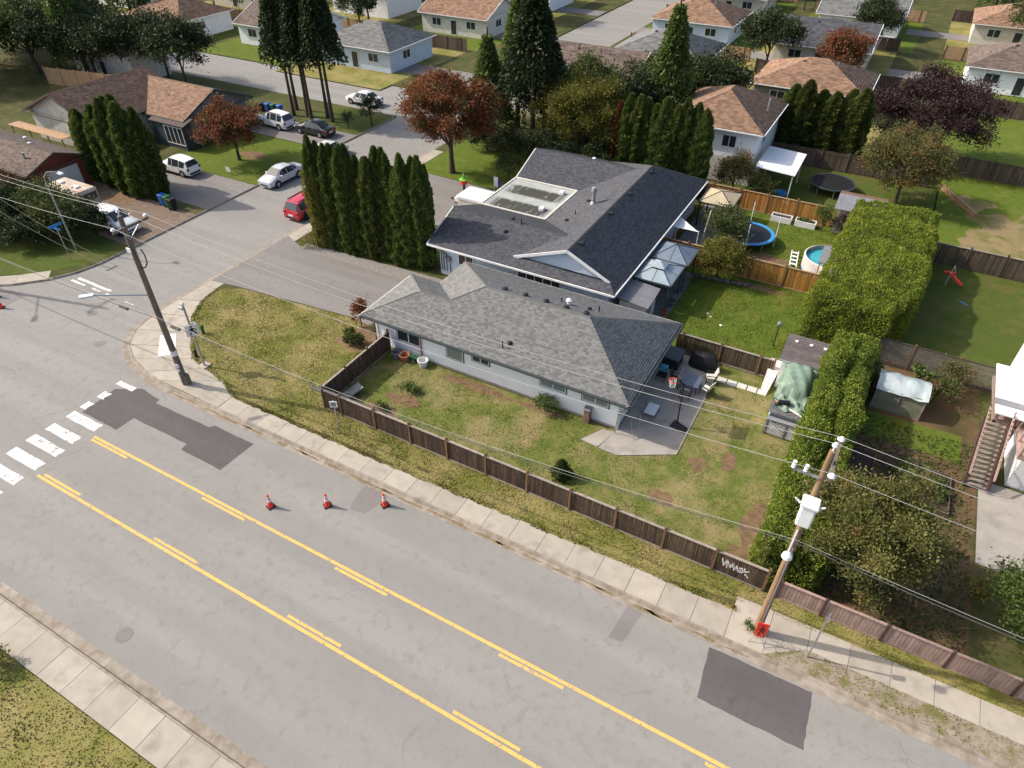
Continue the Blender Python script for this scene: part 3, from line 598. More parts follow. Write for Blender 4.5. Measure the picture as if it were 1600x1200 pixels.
win(h1, 'y-', -18.1, -16.98, 1.42, 1.85, 27.72, 2, K['white'], t=.05, trim=K['dark_trim']); win(h1, 'y-', -13.4, -11.85, 1.38, 1.78, 27.72, 2, K['white'], K['pale_glass'], t=.05, trim=K['dark_trim']); win(h1, 'y-', -10.72, -9.2, 1.38, 1.78, 27.72, 2, K['white'], K['pale_glass'], t=.05, trim=K['dark_trim'])
for x in (-25.4, -8.5): MB().box(x-.07, x+.07, 27.66, 27.8, .0, 2.4).build('corner_board', K['white'], h1)
gd = MB().box(-25.46, -25.4, 28.2, 31.8, .05, 2.1).build('garage_door', K['white'], h1)
for k in range(4): MB().box(-25.475, -25.46, 28.3, 31.7, .15+k*.48, .55+k*.48).build('door_panel', K['offwhite'], gd)
sd = MB().box(-8.5, -8.44, 30.2, 32., .1, 2.1).build('sliding_door', K['white'], h1); MB().box(-8.44, -8.43, 30.3, 31.05, .2, 2.0).build('pane', K['glass'], sd); MB().box(-8.44, -8.43, 31.15, 31.9, .2, 2.0).build('pane', K['glass'], sd)
win(h1, 'x+', 33.2, 34.4, 1.0, 1.9, -8.5, 2)
MB().cyl((-21.95, 27.66, .2), (-21.95, 27.66, 2.4), .04, n=8).build('downspout', K['terracotta'], h1); MB().cyl((-8.52, 27.64, .1), (-8.52, 27.64, 2.4), .04, n=8).build('downspout', K['white'], h1)
for x, y in ((-18.2, 31.95), (-16.75, 31.95), (-15.3, 31.95), (-13.95, 31.95), (-12.6, 31.9)): roof_vent(r1, x, y, zr-SL*abs(y-yr)+.03, K['black'])
for x, y, h_, m_ in ((-14.7, 32.9, .35, 'black'), (-12.3, 33.2, .4, 'black'), (-15.9, 28.4, .0, 'black'), (-16.15, 28.0, .45, 'black')):
    z = zr-SL*abs(y-yr); (pipe(r1, x, y, z, h_, .045, K[m_]) if h_ else roof_vent(r1, x, y, z, K[m_], .14))
MB().lathe([(.12, -.1), (.12, .2), (.2, .22), (.2, .3), (.05, .42)], 12, (-14.2, 32.9, zr-SL*.9*1.4)).build('turbine_vent', K['white_metal'], r1); roof_vent(r1, -12.9, 33.1, zr-SL*1.5, K['black'], .14)

# ---- duplex with charcoal roof
s, z0 = .37, 2.7; zR = 4.53; XR = -16.6; xw, xe, yf, yb = -27.5, -12.7, 36.75, 57.75; yg = 37.6
zp = lambda y: z0+s*(y-yf)
S1 = zp(40.5); zf = S1-s*3.8
dx = lambda z: XR-(zR-z)/s; xr_ = lambda z: XR+(zR-z)/.4692
yA = yb-(zR-z0)/.52; xv = dx(z0); kx = dx(S1); zN = z0+s*(yb-54.1)
h2 = thing('duplex', 'large dark roofed duplex with pale blue walls and stained flat roof section', 'house', (-20, 47, 0))
MB().prism([(-26.9, 37.35), (-13.3, 37.35), (-13.3, 57.2), (-26.9, 57.2)], -.05, 2.56).build('wall', K['blue_siding'], h2)
A0 = [(XR, yg, zR), (XR, 40.5, zR), (kx, 40.5, S1), (dx(zp(yg)), yg, zp(yg))]
B0 = [(XR, 40.5, zR), (XR, yA, zR), (dx(zN), 54.1, zN), (dx(zf), 50.4, zf), (dx(zf), 44.3, zf), (kx, 40.5, S1)]
rt_ = [(xe, yf, z0), (xe, yb, z0), (XR, yA, zR), (XR, yg, zR), (xr_(zp(yg)), yg, zp(yg))]
SF = [(xw, yf, z0), (xe, yf, z0), (xr_(zp(yg)), yg, zp(yg)), (dx(zp(yg)), yg, zp(yg)), (kx, 40.5, S1), (xw, 40.5, S1)]
SB = [(xw, 40.5, S1), (kx, 40.5, S1), (dx(zf), 44.3, zf), (xw, 44.3, zf)]
NF = [(xw, 50.4, zf), (dx(zf), 50.4, zf), (dx(zN), 54.1, zN), (xw, 54.1, zN)]
NB = [(xw, yb, z0), (xv, yb, z0), (dx(zN), 54.1, zN), (xw, 54.1, zN)]
HB = [(xv, yb, z0), (xe, yb, z0), (XR, yA, zR)]; SV = [(XR, yA, zR), (dx(zN), 54.1, zN), (xv, yb, z0)]
r2 = roof(h2, [A0, B0, rt_, SF, SB, NF, NB, HB, SV], K['shingle_dark'])
for a, b in ((rt_[0], rt_[4]), (rt_[1], rt_[2]), (rt_[3], rt_[2]), (SF[5], SF[4]), (NB[3], NB[2])): ridge_caps(r2, a, b, K['shingle_dark'])
# gable end under the ridge, with white rake boards
gl, gr, ga = (dx(zp(yg)), yg, zp(yg)), (xr_(zp(yg)), yg, zp(yg)), (XR, yg, zR)
MB().add([(gl[0], yg+.25, gl[2]-.05), (gr[0], yg+.25, gr[2]-.05), (XR, yg+.25, zR-.1)], [(0, 1, 2)]).build('gable_wall', K['blue_siding'], h2)
for p in (gl, gr): MB().beam((p[0], yg-.03, p[2]-.04), (XR, yg-.03, zR-.04), .06, .2).build('rake_board', K['white'], h2)
for a, b, m_ in (((xw-e, yf-e, z0-.1), (xe+e, yf-e, z0-.1), 'white'), ((xe+e, yf-e, z0-.09), (xe+e, yb+e, z0-.09), 'white'), ((xw-e, yf, z0-.1), (xw-e, 40.5, S1-.1), 'white'), ((xw-e, 40.5, S1-.1), (xw-e, 44.3, zf-.1), 'white'), ((xw-e, 50.4, zf-.1), (xw-e, 54.1, zN-.1), 'white')): gutter(h2, [a, b], K[m_], .09, .13, 'fascia')
# stained membrane roof between the wings
def stained():
    m, t, p, N, L = _nt('stained_membrane'); p.inputs['Roughness'].default_value = .7
    v = pos(N, L); vst = pos(N, L, (2.6, .45, 1)); big = noise(N, L, v, .55, 3)
    g_ = N('ShaderNodeNewGeometry'); sp = N('ShaderNodeSeparateXYZ'); L(g_.outputs['Position'], sp.inputs[0])
    wv = math_(N, L, 'SINE', math_(N, L, 'MULTIPLY', math_(N, L, 'SUBTRACT', sp.outputs['Y'], 44.6), 2*math.pi/2.9))
    band = ramp(N, L, wv, -.6, .3); st = ramp(N, L, noise(N, L, vst, 1.5, 5, .65), .3, .5)
    xm = math_(N, L, 'MULTIPLY', ramp(N, L, sp.outputs['X'], -27.3, -26.2), ramp(N, L, sp.outputs['X'], -21.7, -22.6))
    f = math_(N, L, 'MULTIPLY', math_(N, L, 'MULTIPLY', band, st), xm)
    f = math_(N, L, 'MULTIPLY', f, ramp(N, L, big, .15, .3))
    out = mixc(N, L, ramp(N, L, noise(N, L, v, 1.1, 4), .35, .7), (.4, .41, .38), (.29, .31, .28)); out = mixc(N, L, math_(N, L, 'MULTIPLY', f, 1.5, True), out, (.045, .044, .032))
    L(out, p.inputs['Base Color']); return m
K['flat_roof'] = stained()
fo = MB().box(xw, dx(zf)-.02, 44.32, 50.38, zf-.12, zf+.02).build('flat_roof', K['flat_roof'], h2)
fr = MB(); fr.box(xw-.03, dx(zf), 44.27, 44.45, zf+.022, zf+.07); fr.box(xw-.03, dx(zf), 50.25, 50.43, zf+.022, zf+.07); fr.box(dx(zf)-.16, dx(zf)+.02, 44.45, 50.25, zf+.022, zf+.07); fr.box(xw-.05, xw+.1, 44.45, 50.25, zf+.022, zf+.08); fr.build('membrane_edge', K['offwhite'], fo)
for x, y in ((-22.5, 49.2), (-22.6, 45.7)): MB().bevbox(x-.22, x+.22, y-.22, y+.22, zf, zf+.28, .04).build('box_vent', K['white_metal'], fo)
zl = lambda x: zR-s*(XR-x)
ch = MB().lathe([(.3, -.12), (.2, .12), (.15, .18), (.15, .95), (.22, .97), (.22, 1.12), (.17, 1.14), (.2, 1.2), (.2, 1.3), (.05, 1.36)], 14, (-18.6, 46.6, zl(-18.6))).build('flue', K['grey_metal'], r2)
for x, y in ((-16.35, 53.), (-16.3, 48.3), (-16.3, 44.4), (-16.3, 39.2)): MB().bevbox(x-.2, x+.25, y-.17, y+.17, zR-.15, zR+.02, .03).build('ridge_vent', K['black'], r2)
for x, y, zz in ((-22.6, 40.9, S1-.1), (-22.4, 39.4, zp(39.4)), (-19.4, 43.5, zl(-19.4)), (-19.3, 47.3, zl(-19.3)), (-22.0, 54.5, zN-.1)): roof_vent(r2, x, y, zz, K['black'] if x != -22.0 else K['white_metal'], .15)
for x, y, zz in ((-21.6, 40.4, S1), (-19.2, 44.6, zl(-19.2)), (-20.6, 54.4, zN-.1)): pipe(r2, x, y, zz, .4, .04, K['black'])
win(h2, 'y-', -20.2, -16.9, 1.2, 2.3, 37.35, 5, K['white']); win(h2, 'y-', -25.2, -24.0, 1.3, 2.2, 37.35, 2)
win(h2, 'x+', 42, 44, .3, 2.2, -13.3, 2); win(h2, 'x+', 53, 54.4, 1., 2.2, -13.3, 2)
for k, x in enumerate((-26.75, -26.55, -26.3, -26.0)): MB().cyl((x, 37.3, .4), (x, 37.3, 2.3-.2*k), .03, n=6).build('conduit', K['black'], h2)
for x, z in ((-26.4, 1.5), (-26.05, 1.3)): MB().box(x-.13, x+.13, 37.2, 37.35, z, z+.4).build('meter_box', K['mid_grey'], h2)
MB().box(-26.92, -26.85, 45.2, 47.2, .05, 2.1).build('garage_door', K['white'], h2); MB().box(-26.92, -26.85, 47.6, 49.8, .05, 2.1).build('garage_door', K['white'], h2)

def hip_house(name, label, x0, x1, y0, y1, wh, wm, rm, sl=.4, ov=.5, gable=None, group=None, wins=(), tab=.4, expo=.22, caps=True, trim=None):
    """plain house: walls, hip (or gable along X/Y) roof with shingles, windows, door, chimney vents"""
    h = thing(name, label, 'house', ((x0+x1)/2, (y0+y1)/2, 0), 0, group)
    MB().box(x0, x1, y0, y1, -.05, wh).build('wall', wm, h)
    X0, X1, Y0, Y1 = x0-ov, x1+ov, y0-ov, y1+ov; z = wh+.08; lx = (X1-X0) >= (Y1-Y0)
    hw_ = (Y1-Y0)/2 if lx else (X1-X0)/2; zt = z+sl*hw_; o_ = 0 if gable else hw_
    if lx:
        a, b = (X0+o_, Y0+hw_, zt), (X1-o_, Y0+hw_, zt); P_ = [[(X0, Y0, z), (X1, Y0, z), b, a], [(X0, Y1, z), (X1, Y1, z), b, a]]; E_ = [[(X0, Y0, z), (X0, Y1, z), a], [(X1, Y0, z), (X1, Y1, z), b]]
    else:
        a, b = (X0+hw_, Y0+o_, zt), (X0+hw_, Y1-o_, zt); P_ = [[(X0, Y0, z), (X0, Y1, z), b, a], [(X1, Y0, z), (X1, Y1, z), b, a]]; E_ = [[(X0, Y0, z), (X1, Y0, z), a], [(X0, Y1, z), (X1, Y1, z), b]]
    ro = roof(h, P_ + ([] if gable else E_), rm, 'roof', .14, expo, tab)
    if gable:
        for t in E_:
            q = [Vector(p) for p in t]; c = (q[0]+q[1])/2; dn = Vector((ov if c.x < (x0+x1)/2 else -ov, 0, -.1)) if lx else Vector((0, ov if c.y < (y0+y1)/2 else -ov, -.1))
            MB().add([q[0]+dn, q[1]+dn, q[2]+dn-Vector((0, 0, .05))], [(0, 1, 2)]).build('gable_wall', wm, h)
            for k in (0, 1): MB().beam(q[k]-Vector((0, 0, .05)), q[2]-Vector((0, 0, .05)), .07, .2).build('rake_board', trim or K['white'], h)
    if caps: ridge_caps(ro, a, b, rm, .45)
    if caps and not gable:
        for c_, t_ in (((X0, Y0, z), a), ((X1, Y1, z), b), ((X0, Y1, z), a if lx else b), ((X1, Y0, z), b if lx else a)): ridge_caps(ro, c_, t_, rm, .45)
    for fx in wins: win(h, *fx)
    gutter(h, [(X0, Y0-e, z-.08), (X1, Y0-e, z-.08)], trim or K['white']); gutter(h, [(X1+e, Y0, z-.075), (X1+e, Y1, z-.075)], trim or K['white'])
    return h, ro, zt
# ---- neighbouring houses in view
hb, rb, _ = hip_house('brick_house', 'red brick house with low brown gable roof and white garage door', -90, -65.6, 30.2, 35.3, 2.55, K['brick'], K['shingle_brown'], .38, .45, True, trim=K['shingle_brown'])
gd = MB().box(-65.6, -65.54, 31.6, 34.6, .05, 2.1).build('garage_door', K['white'], hb)
for k in range(4): MB().box(-65.54, -65.525, 31.7, 34.5, .12+k*.5, .52+k*.5).build('door_panel', K['white_metal'], gd)
for x, y in ((-72, 34.3), (-70.2, 33.6)): roof_vent(rb, x, y, 3.4, K['white_metal'], .16)
pipe(rb, -67.5, 31.4, 3.1, .7, .1, K['grey_metal'], 'flue')
ht, rt2, _ = hip_house('gable_house', 'tan roofed house behind the brick house with wooden pergola roof', -81, -70.5, 40.3, 51, 2.9, K['offwhite'], K['shingle_tan'], .42, .5, True, trim=K['shingle_brown'])
roof_vent(rt2, -73.6, 43.5, 4.2, K['white_metal'], .22); roof_vent(rt2, -72.5, 47, 3.8, K['black'], .2)
hg, rg, _ = hip_house('grey_house', 'tan gable roofed dark grey house beyond the lawn with red maple', -75.5, -64.6, 46.4, 54.8, 2.7, K['mid_grey'], K['shingle_tan'], .42, .6, True, trim=K['dark_trim'], wins=(('y-', -68.2, -65.4, .8, 2.2, 46.4, 3), ('x+', 48.6, 50.6, .9, 2.1, -64.6, 2)))
porch = MB().beam((-68.4, 45.2, 2.5), (-63.6, 45.2, 2.5), .1, .12); porch.add([(-68.6, 45.1, 2.55), (-63.4, 45.1, 2.55), (-63.4, 46.5, 2.95), (-68.6, 46.5, 2.95), (-68.6, 45.1, 2.47), (-63.4, 45.1, 2.47), (-63.4, 46.5, 2.87), (-68.6, 46.5, 2.87)], [(0, 1, 2, 3), (7, 6, 5, 4), (0, 4, 5, 1), (1, 5, 6, 2), (0, 3, 7, 4)]); porch.build('porch_roof', K['shingle_brown'], hg)
for x in (-68.3, -63.7): MB().box(x-.06, x+.06, 45.15, 45.27, 0, 2.45).build('porch_post', K['dark_trim'], hg)
win(hg, 'y-', -66.6, -64.0, .5, 2.2, 45.3, 4); MB().box(-68.2, -63.8, 45.3, 46.4, 0, 2.5).build('porch_wall', K['dark_trim'], hg)
roof_vent(rg, -69.0, 48.8, 3.9, K['black'], .2)
pg = thing('pergola', 'flat plank pergola roof between the brick and tan roofed houses', 'pergola', (-76, 37.7, 0))
for k in range(6): MB().box(-80.3, -71.4, 37.2+k*.2, 37.385+k*.2, 2.4, 2.44).build('plank', K['cedar_rail'], pg)
for x in (-80, -77, -74, -71.7): MB().box(x-.05, x+.05, 37.3, 37.4, 0, 2.4).build('post', K['cedar_rail'], pg)
hw2, rw2, ztw = hip_house('two_storey_house', 'two storey white house with tan hip roof behind the cedar row', -18.6, -10.4, 64.6, 74.4, 5., K['siding'], K['shingle_tan'], .45, .5, wins=(('y-', -13.5, -12.3, 3.4, 4.4, 64.6, 2), ('x+', 67, 68.4, 3.2, 4.4, -10.4, 2), ('y-', -16.5, -15, 3.4, 4.4, 64.6, 2)))
sdg = MB()
for k in range(14): sdg.add([(-18.62, 64.57, .1+k*.17), (-10.38, 64.57, .1+k*.17), (-10.38, 64.6, .27+k*.17), (-18.62, 64.6, .27+k*.17)], [(0, 1, 2, 3)])
sdg.build('clapboard', K['offwhite'], hw2)
pipe(rw2, -10.9, 69.5, 5.3, 1.4, .1, K['grey_metal'], 'flue'); roof_vent(rw2, -12.5, 67, 6.0, K['white_metal'], .16); pipe(rw2, -13.6, 69, 6.4, .3, .05, K['black'])
# house at the right edge: white walls, ribbed metal roof, stair
hr_ = thing('white_house', 'white house with ribbed white metal porch roof and wooden stair', 'house', (14, 36, 0))
MB().box(10.9, 22, 33.6, 44, -.05, 5.2).build('wall', K['siding'], hr_)
for k in range(16): MB().box(10.88, 22.02, 33.57, 33.6, .1+k*.16, .23+k*.16).build('clapboard', K['white'], hr_)
rm_ = MB().add([(9.2, 35.15, 3.2), (22, 35.15, 3.2), (22, 39.7, 3.32), (9.2, 39.7, 3.32), (9.2, 35.15, 3.12), (22, 35.15, 3.12), (22, 39.7, 3.24), (9.2, 39.7, 3.24)], [(0, 1, 2, 3), (7, 6, 5, 4), (0, 4, 5, 1), (0, 3, 7, 4), (2, 6, 7, 3)]).build('porch_roof', K['white_metal'], hr_)
for y in (35.9, 38.1): MB().add([(9.18, y, 3.24), (22, y, 3.24), (22, y+.55, 3.255), (9.18, y+.55, 3.255), (9.18, y, 3.15), (9.18, y+.55, 3.15)], [(0, 1, 2, 3), (0, 3, 5, 4)]).build('grey_rib', K['mid_grey'], rm_)
dk = MB().box(9.3, 22, 35.3, 39.5, 2.45, 2.6).build('deck', K['pink_board'], hr_)
for k in range(40): MB().box(10.62+k*.145, 10.75+k*.145, 33.0, 35.28, 2.55, 2.6).build('deck_board', K['pink_board'], hr_)
MB().box(10.55, 17, 32.88, 33., 2.4, 2.62).build('deck_beam', K['pink_board'], hr_); MB().box(10.45, 10.6, 32.9, 35.3, 2.4, 2.62).build('deck_beam', K['pink_board'], hr_)
for k in range(3): MB().beam((10.5, 32.94+k*1.15, 2.6), (10.5, 32.94+k*1.15, 3.5), .09, .09).build('rail_post', K['pink_board'], hr_)
MB().beam((10.5, 32.9, 3.5), (10.5, 35.3, 3.5), .1, .08).build('handrail', K['pink_board'], hr_); MB().beam((10.5, 32.9, 3.5), (16, 32.9, 3.5), .1, .08).build('handrail', K['pink_board'], hr_)
for x in (9.4, 10.4): MB().box(x-.07, x+.07, 35.3, 35.44, 0, 3.1).build('porch_post', K['pink_board'], hr_)
st = MB()
n = 14
for sx in (8.95, 10.02): MB().beam((sx, 32.5, .1), (sx, 35.3, 2.5), .06, .26).build('stringer', K['dark_post'], hr_)
for k in range(n): y = 32.55+k*2.75/n; z = .17+k*2.4/n; MB().box(8.99, 9.98, y, y+.27, z, z+.05).build('tread', K['rail'], hr_)
for sx in (8.93, 10.04):
    MB().beam((sx, 32.4, 1.0), (sx, 35.3, 3.4), .1, .06).build('handrail', K['pink_board'], hr_)
    for k in range(16): y = 32.45+k*2.8/15; z = .15+k*2.4/15; MB().box(sx-.02, sx+.02, y-.02, y+.02, z, z+.92).build('baluster', K['dark_post'], hr_)

# ================================================================== fences
front_fence = fence('dark brown board fence with graffiti tag along the front sidewalk', (-24.3, 21.05), (1.3, 21.05), 1.55, .146, first=1.3)
fence('dark brown board fence from the street corner to the bungalow', (-24.42, 21.2), (-24.42, 27.65), 1.55, .146, posts=2.1)
fence('dark brown board fence between the patio and green back lawn', (-8.0, 36.62), (-1.9, 36.62), 1.5, .146, first=.35)
fence('orange cedar fence beside the round yellow green bush', (-13.1, 47.95), (-.6, 47.95), 1.8, .15, K['cedar_board'], K['post'], K['cedar_rail'], first=2.1)
fence('orange cedar fence behind the white planter boxes', (-13.1, 59.75), (-2.2, 59.75), 1.8, .15, K['cedar_board'], K['post'], K['cedar_rail'], first=.6)
fence('faded pinkish board fence below the leafy fruit tree', (1.9, 21.02), (16, 21.02), 1.25, .146, K['pink_board'], K['dark_post'], K['pink_board'], post_h=-.02, first=1.9)
fence('old brown fence behind the round black trampoline', (-10.2, 72.6), (4.5, 72.6), 1.8, .2, K['old_board'], K['old_board'], cap=False, kick=False)
fence('grey brown fence between two sunny back lawns', (4.6, 77.3), (30, 77.3), 1.85, .2, K['old_board'], K['old_board'], K['old_board'])
fence('distant brown fence at the end of the far lawn', (4, 98.3), (40, 98.3), 1.9, .24, K['old_board'], K['old_board'], cap=False, kick=False)
fence('old brown fence above the lawn with red toy', (5.6, 57.4), (30, 57.4), 1.8, .2, K['old_board'], K['old_board'], cap=True, kick=False)
fence('tall cedar fence behind the brick and tan roofed houses', (-98, 52.5), (-76, 56.5), 2.2, .3, K['cedar_rail'], K['cedar_rail'], cap=False, kick=False)
# see-through slat fence
lf = thing('slat_fence', 'fence of thin horizontal slats beside the plastic greenhouse', 'fence', (2.9, 41.65, 0))
for k in range(3):
    x = 2.9+k*2.5
    for j in range(15): MB().box(x+.06, x+2.44, 41.62, 41.645, .3+j*.1, .358+j*.1).build('slat', K['slat'], lf)
    MB().box(x+.06, x+2.44, 41.6, 41.66, 1.8, 1.86).build('rail', K['old_board'], lf); MB().box(x+.06, x+2.44, 41.6, 41.66, .05, .28).build('kick_board', K['old_board'], lf)
for k in range(4): MB().box(2.85+k*2.5, 2.95+k*2.5, 41.59, 41.69, 0, 1.95).build('post', K['post'], lf)
# graffiti on the last panel: a scrawled white tag
r_ = random.Random(5); strokes = [[(-.62, .95), (-.5, .45), (-.42, .98), (-.34, .42)], [(-.36, .9), (-.2, .5), (-.12, .92), (-.02, .42)], [(-.1, .86), (.02, .5), (.06, .88), (.16, .42), (.2, .8)], [(.18, .6), (.3, .82), (.38, .55), (.24, .45), (.2, .7)], [(.4, .85), (.5, .4)], [(.62, .78), (.44, .58), (.66, .3)], [(-.6, .7), (-.1, .62), (.3, .6)], [(-.55, .62), (-.2, .7), (.1, .66)]]
q = MB()
for sk in strokes:
    for a, b in zip(sk, sk[1:]): q.beam((-.1+a[0], 21.035, a[1]+.14), (-.1+b[0], 21.035, b[1]+.14), .012, .045)
q.build('graffiti', K['reflect'], front_fence)['label'] = 'white spray painted scrawl'
# ================================================================== vehicles
PAINT = {}
def paint(name, c): 
    if name not in PAINT: PAINT[name] = mat('car_paint_'+name, c, tuple(x*.96 for x in c), 2, .3, spec=.5, coat=.6)
    return PAINT[name]
PROF = {   # x, belt z, top z, top half-width factor, half-width factor  (front is +x)
 'sedan': (1.8, [(-2.32, .55, .6, .8, .84), (-2.24, .88, .93, .8, .93), (-1.62, .93, .99, .78, .98), (-.92, .93, 1.38, .66, 1), (-.08, .92, 1.45, .68, 1), (-.02, .92, 1.45, .68, 1), (.5, .93, 1.41, .67, 1), (1.25, .9, .96, .8, 1), (1.95, .8, .86, .78, .96), (2.28, .62, .67, .72, .86), (2.32, .45, .5, .7, .82)]),
 'suv': (1.84, [(-2.28, .6, .66, .84, .88), (-2.2, .98, 1.04, .84, .95), (-1.85, 1.0, 1.6, .72, .99), (-1.16, 1.0, 1.67, .72, 1), (-1.1, 1.0, 1.68, .72, 1), (-.16, 1.0, 1.7, .72, 1), (-.1, 1.0, 1.7, .74, 1), (.4, .98, 1.64, .7, 1), (1.25, .98, 1.05, .82, 1), (1.95, .93, .99, .8, .97), (2.24, .72, .77, .76, .88), (2.28, .5, .55, .74, .85)]),
 'hatch': (1.78, [(-2.1, .55, .6, .84, .86), (-2.04, .95, 1.0, .84, .94), (-1.7, .97, 1.46, .66, .98), (-1.02, .95, 1.56, .7, 1), (-.96, .95, 1.56, .7, 1), (-.05, .93, 1.6, .7, 1), (0, .93, 1.6, .7, 1), (.5, .92, 1.53, .68, 1), (1.4, .9, .96, .8, 1), (1.9, .8, .85, .76, .95), (2.12, .6, .65, .72, .86), (2.15, .42, .47, .7, .82)])}
def car(label, loc, rz, kind, pc, rails=False, group=None, cat='car', detail=True):
    W, S = PROF[kind]; w_ = W/2; body = paint(*pc)
    c = thing('parked_'+('car' if kind != 'suv' else 'suv'), label, cat, loc, rz, group)
    rings = []
    for x, zb, zt, wt, wf in S:
        w1 = w_*wf; zg = .24
        h = [(w1*.86, zg), (w1*.985, zg+.1), (w1, zg+.55*(zb-zg)), (w1*.97, zb), (w_*wt, zt), (w_*wt*.55, zt+.035)]
        rings.append([(x, y, z) for y, z in h]+[(x, 0, zt+.045)]+[(x, -y, z) for y, z in reversed(h)])
    k = len(rings[0]); b = MB(); b.add([p for r in rings for p in r], [(i*k+j, i*k+j+1, (i+1)*k+j+1, (i+1)*k+j) for i in range(len(S)-1) for j in range(k-1)] + [tuple(range(k)), tuple(reversed(range((len(S)-1)*k, len(S)*k)))] + [(i*k+k-1, i*k, (i+1)*k, (i+1)*k+k-1) for i in range(len(S)-1)])
    bd = b.build('body', body, c, angle=38, world=False)
    def glass(name, q, sh=.86, off=.012, m=None):
        q = [Vector(p) for p in q]; ct = sum(q, Vector())/4; n = (q[1]-q[0]).cross(q[3]-q[0]).normalized(); n = -n if n.dot(ct-Vector((0, 0, .7))) < 0 else n
        p = [ct+(v-ct)*sh+n*off for v in q]; MB().add(p, [(0, 1, 2, 3)]).build(name, m or K['glass'], c, world=False)
    hi = [zt-zb > .25 for _, zb, zt, *_ in S]
    for i in range(len(S)-1):
        a, d = rings[i], rings[i+1]
        if hi[i] and hi[i+1] and S[i+1][0]-S[i][0] > .12:
            for j in (3, k-5): glass('side_window', [a[j], a[j+1], d[j+1], d[j]], .97)
        elif hi[i] != hi[i+1]:
            nm = 'rear_window' if hi[i+1] else 'windshield'; glass(nm, [a[4], a[k-5], d[k-5], d[4]], .92, .05)
            for j in (3, k-5):     # quarter lights
                lo, hi_ = (a, d) if hi[i+1] else (d, a); A, B, C_ = Vector(lo[j]), Vector(hi_[3 if j == 3 else k-4]), Vector(hi_[4 if j == 3 else k-5])
                if kind == 'sedan': glass('side_window', [A.lerp(B, .45), B, C_, A.lerp(C_, .5)], .78)
    Lh = S[-1][0]; wr = .34 if kind == 'suv' else .32
    for wx in (-Lh*.6, Lh*.61):
        for sy in (1, -1):
            y = sy*(w_-.13); MB().cyl((wx, sy*(w_-.02), wr+.02), (wx, sy*(w_+.006), wr+.02), wr*1.22, n=20).build('wheel_arch', K['black'], c, world=False)
            wh = MB().cyl((wx, y-.11, wr), (wx, y+.11+.035*sy, wr), wr, n=20).cyl((wx, y-.1+.07*sy, wr), (wx, y+.13*sy, wr), wr*1.0, n=20).build('wheel', K['rubber'], c, world=False)
            MB().cyl((wx, y+.11*sy, wr), (wx, y+.165*sy, wr), wr*.66, wr*.6, 14).build('rim', K['grey_metal'], wh, world=False)
    zh = S[-2][1]; zr_ = S[1][1]
    hl = pane('headlamp', (.6, .62, .65), .1) if 'hl' not in K else K['hl']; K['hl'] = hl
    tl = mat('tail_lamp', (.4, .015, .01), None, 4, .25) if 'tl' not in K else K['tl']; K['tl'] = tl
    for sy in (1, -1):
        MB().bevbox(Lh-.3, Lh-.02, sy*w_*.72-.17, sy*w_*.72+.12, zh-.03, zh+.12, .03).build('headlight', hl, c, world=False)
        MB().bevbox(S[0][0]-.015, S[0][0]+.22, sy*w_*.78-.12, sy*w_*.78+.12, zr_-.26, zr_-.02, .03).build('tail_light', tl, c, world=False)
        MB().bevbox(S[-4][0]-.45, S[-4][0]-.3, sy*(w_+.08)-.1, sy*(w_+.08)+.1, S[-4][1]+.0, S[-4][1]+.14, .03).build('mirror', body, c, world=False)
        for dx_ in (-.55, .35): MB().box(dx_, dx_+.16, sy*w_*.995-.012, sy*w_*.995+.012, S[4][1]-.14, S[4][1]-.11).build('door_handle', K['grey_metal'], c, world=False)
        for dx_ in (-.95, -.05, .95): MB().box(dx_, dx_+.012, sy*w_*.985-.02, sy*w_*.985+.021, .42, S[4][1]-.04).build('door_seam', K['black'], c, world=False)
        MB().box(-Lh*.4, Lh*.4, sy*w_*.93-.05, sy*w_*.93+.06, .22, .33).build('sill', K['black'], c, world=False)
        if rails: MB().beam((-1.7, sy*w_*.68, 1.72), (.4, sy*w_*.68, 1.74), .05, .06).build('roof_rail', K['black'], c, world=False)
    MB().bevbox(Lh-.1, Lh+.015, -w_*.55, w_*.55, .3, .48, .03).build('grille', K['black'], c, world=False)
    MB().bevbox(S[0][0]-.02, S[0][0]+.12, -w_*.7, w_*.7, .28, .48, .03).build('rear_bumper', K['black'], c, world=False)
    MB().box(S[0][0]-.03, S[0][0]+.02, -.26, .26, .52, .66).build('licence_plate', K['reflect'], c, world=False)
    return c
WHITE = ('white', (.78, .78, .77)); SILVER = ('silver', (.52, .53, .54)); REDP = ('red', (.45, .012, .03)); BLACKP = ('black', (.02, .021, .025))
car('white hatchback parked on the driveway left of the lawn', (-60., 41.1, .01), math.pi, 'hatch', WHITE)
car('silver sedan parked at the kerb beside the lawn', (-50.05, 44.6, -.12), -math.pi/2, 'sedan', SILVER)
car('red SUV parked beside the cedar row', (-43.15, 40.75, -.12), math.pi/2, 'suv', REDP, True, cat='suv')
car('white SUV nosing out beside the green shrubs', (-55.2, 30.2, .01), 0, 'suv', WHITE, cat='suv')
car('white SUV parked beside the blue bins', (-61., 55.3, .01), math.pi*.98, 'suv', WHITE, True, cat='suv')
car('black sedan parked beside tall bare trunks', (-55.6, 55.6, .01), math.pi*1.0, 'sedan', BLACKP)
car('pale car parked behind the cedar row', (-49.9, 51.4, -.12), math.pi/2, 'hatch', ('cream', (.6, .6, .57)))
car('white car parked far up the side street behind round trees', (-57.5, 66.6, -.12), math.pi*1.0, 'sedan', WHITE)
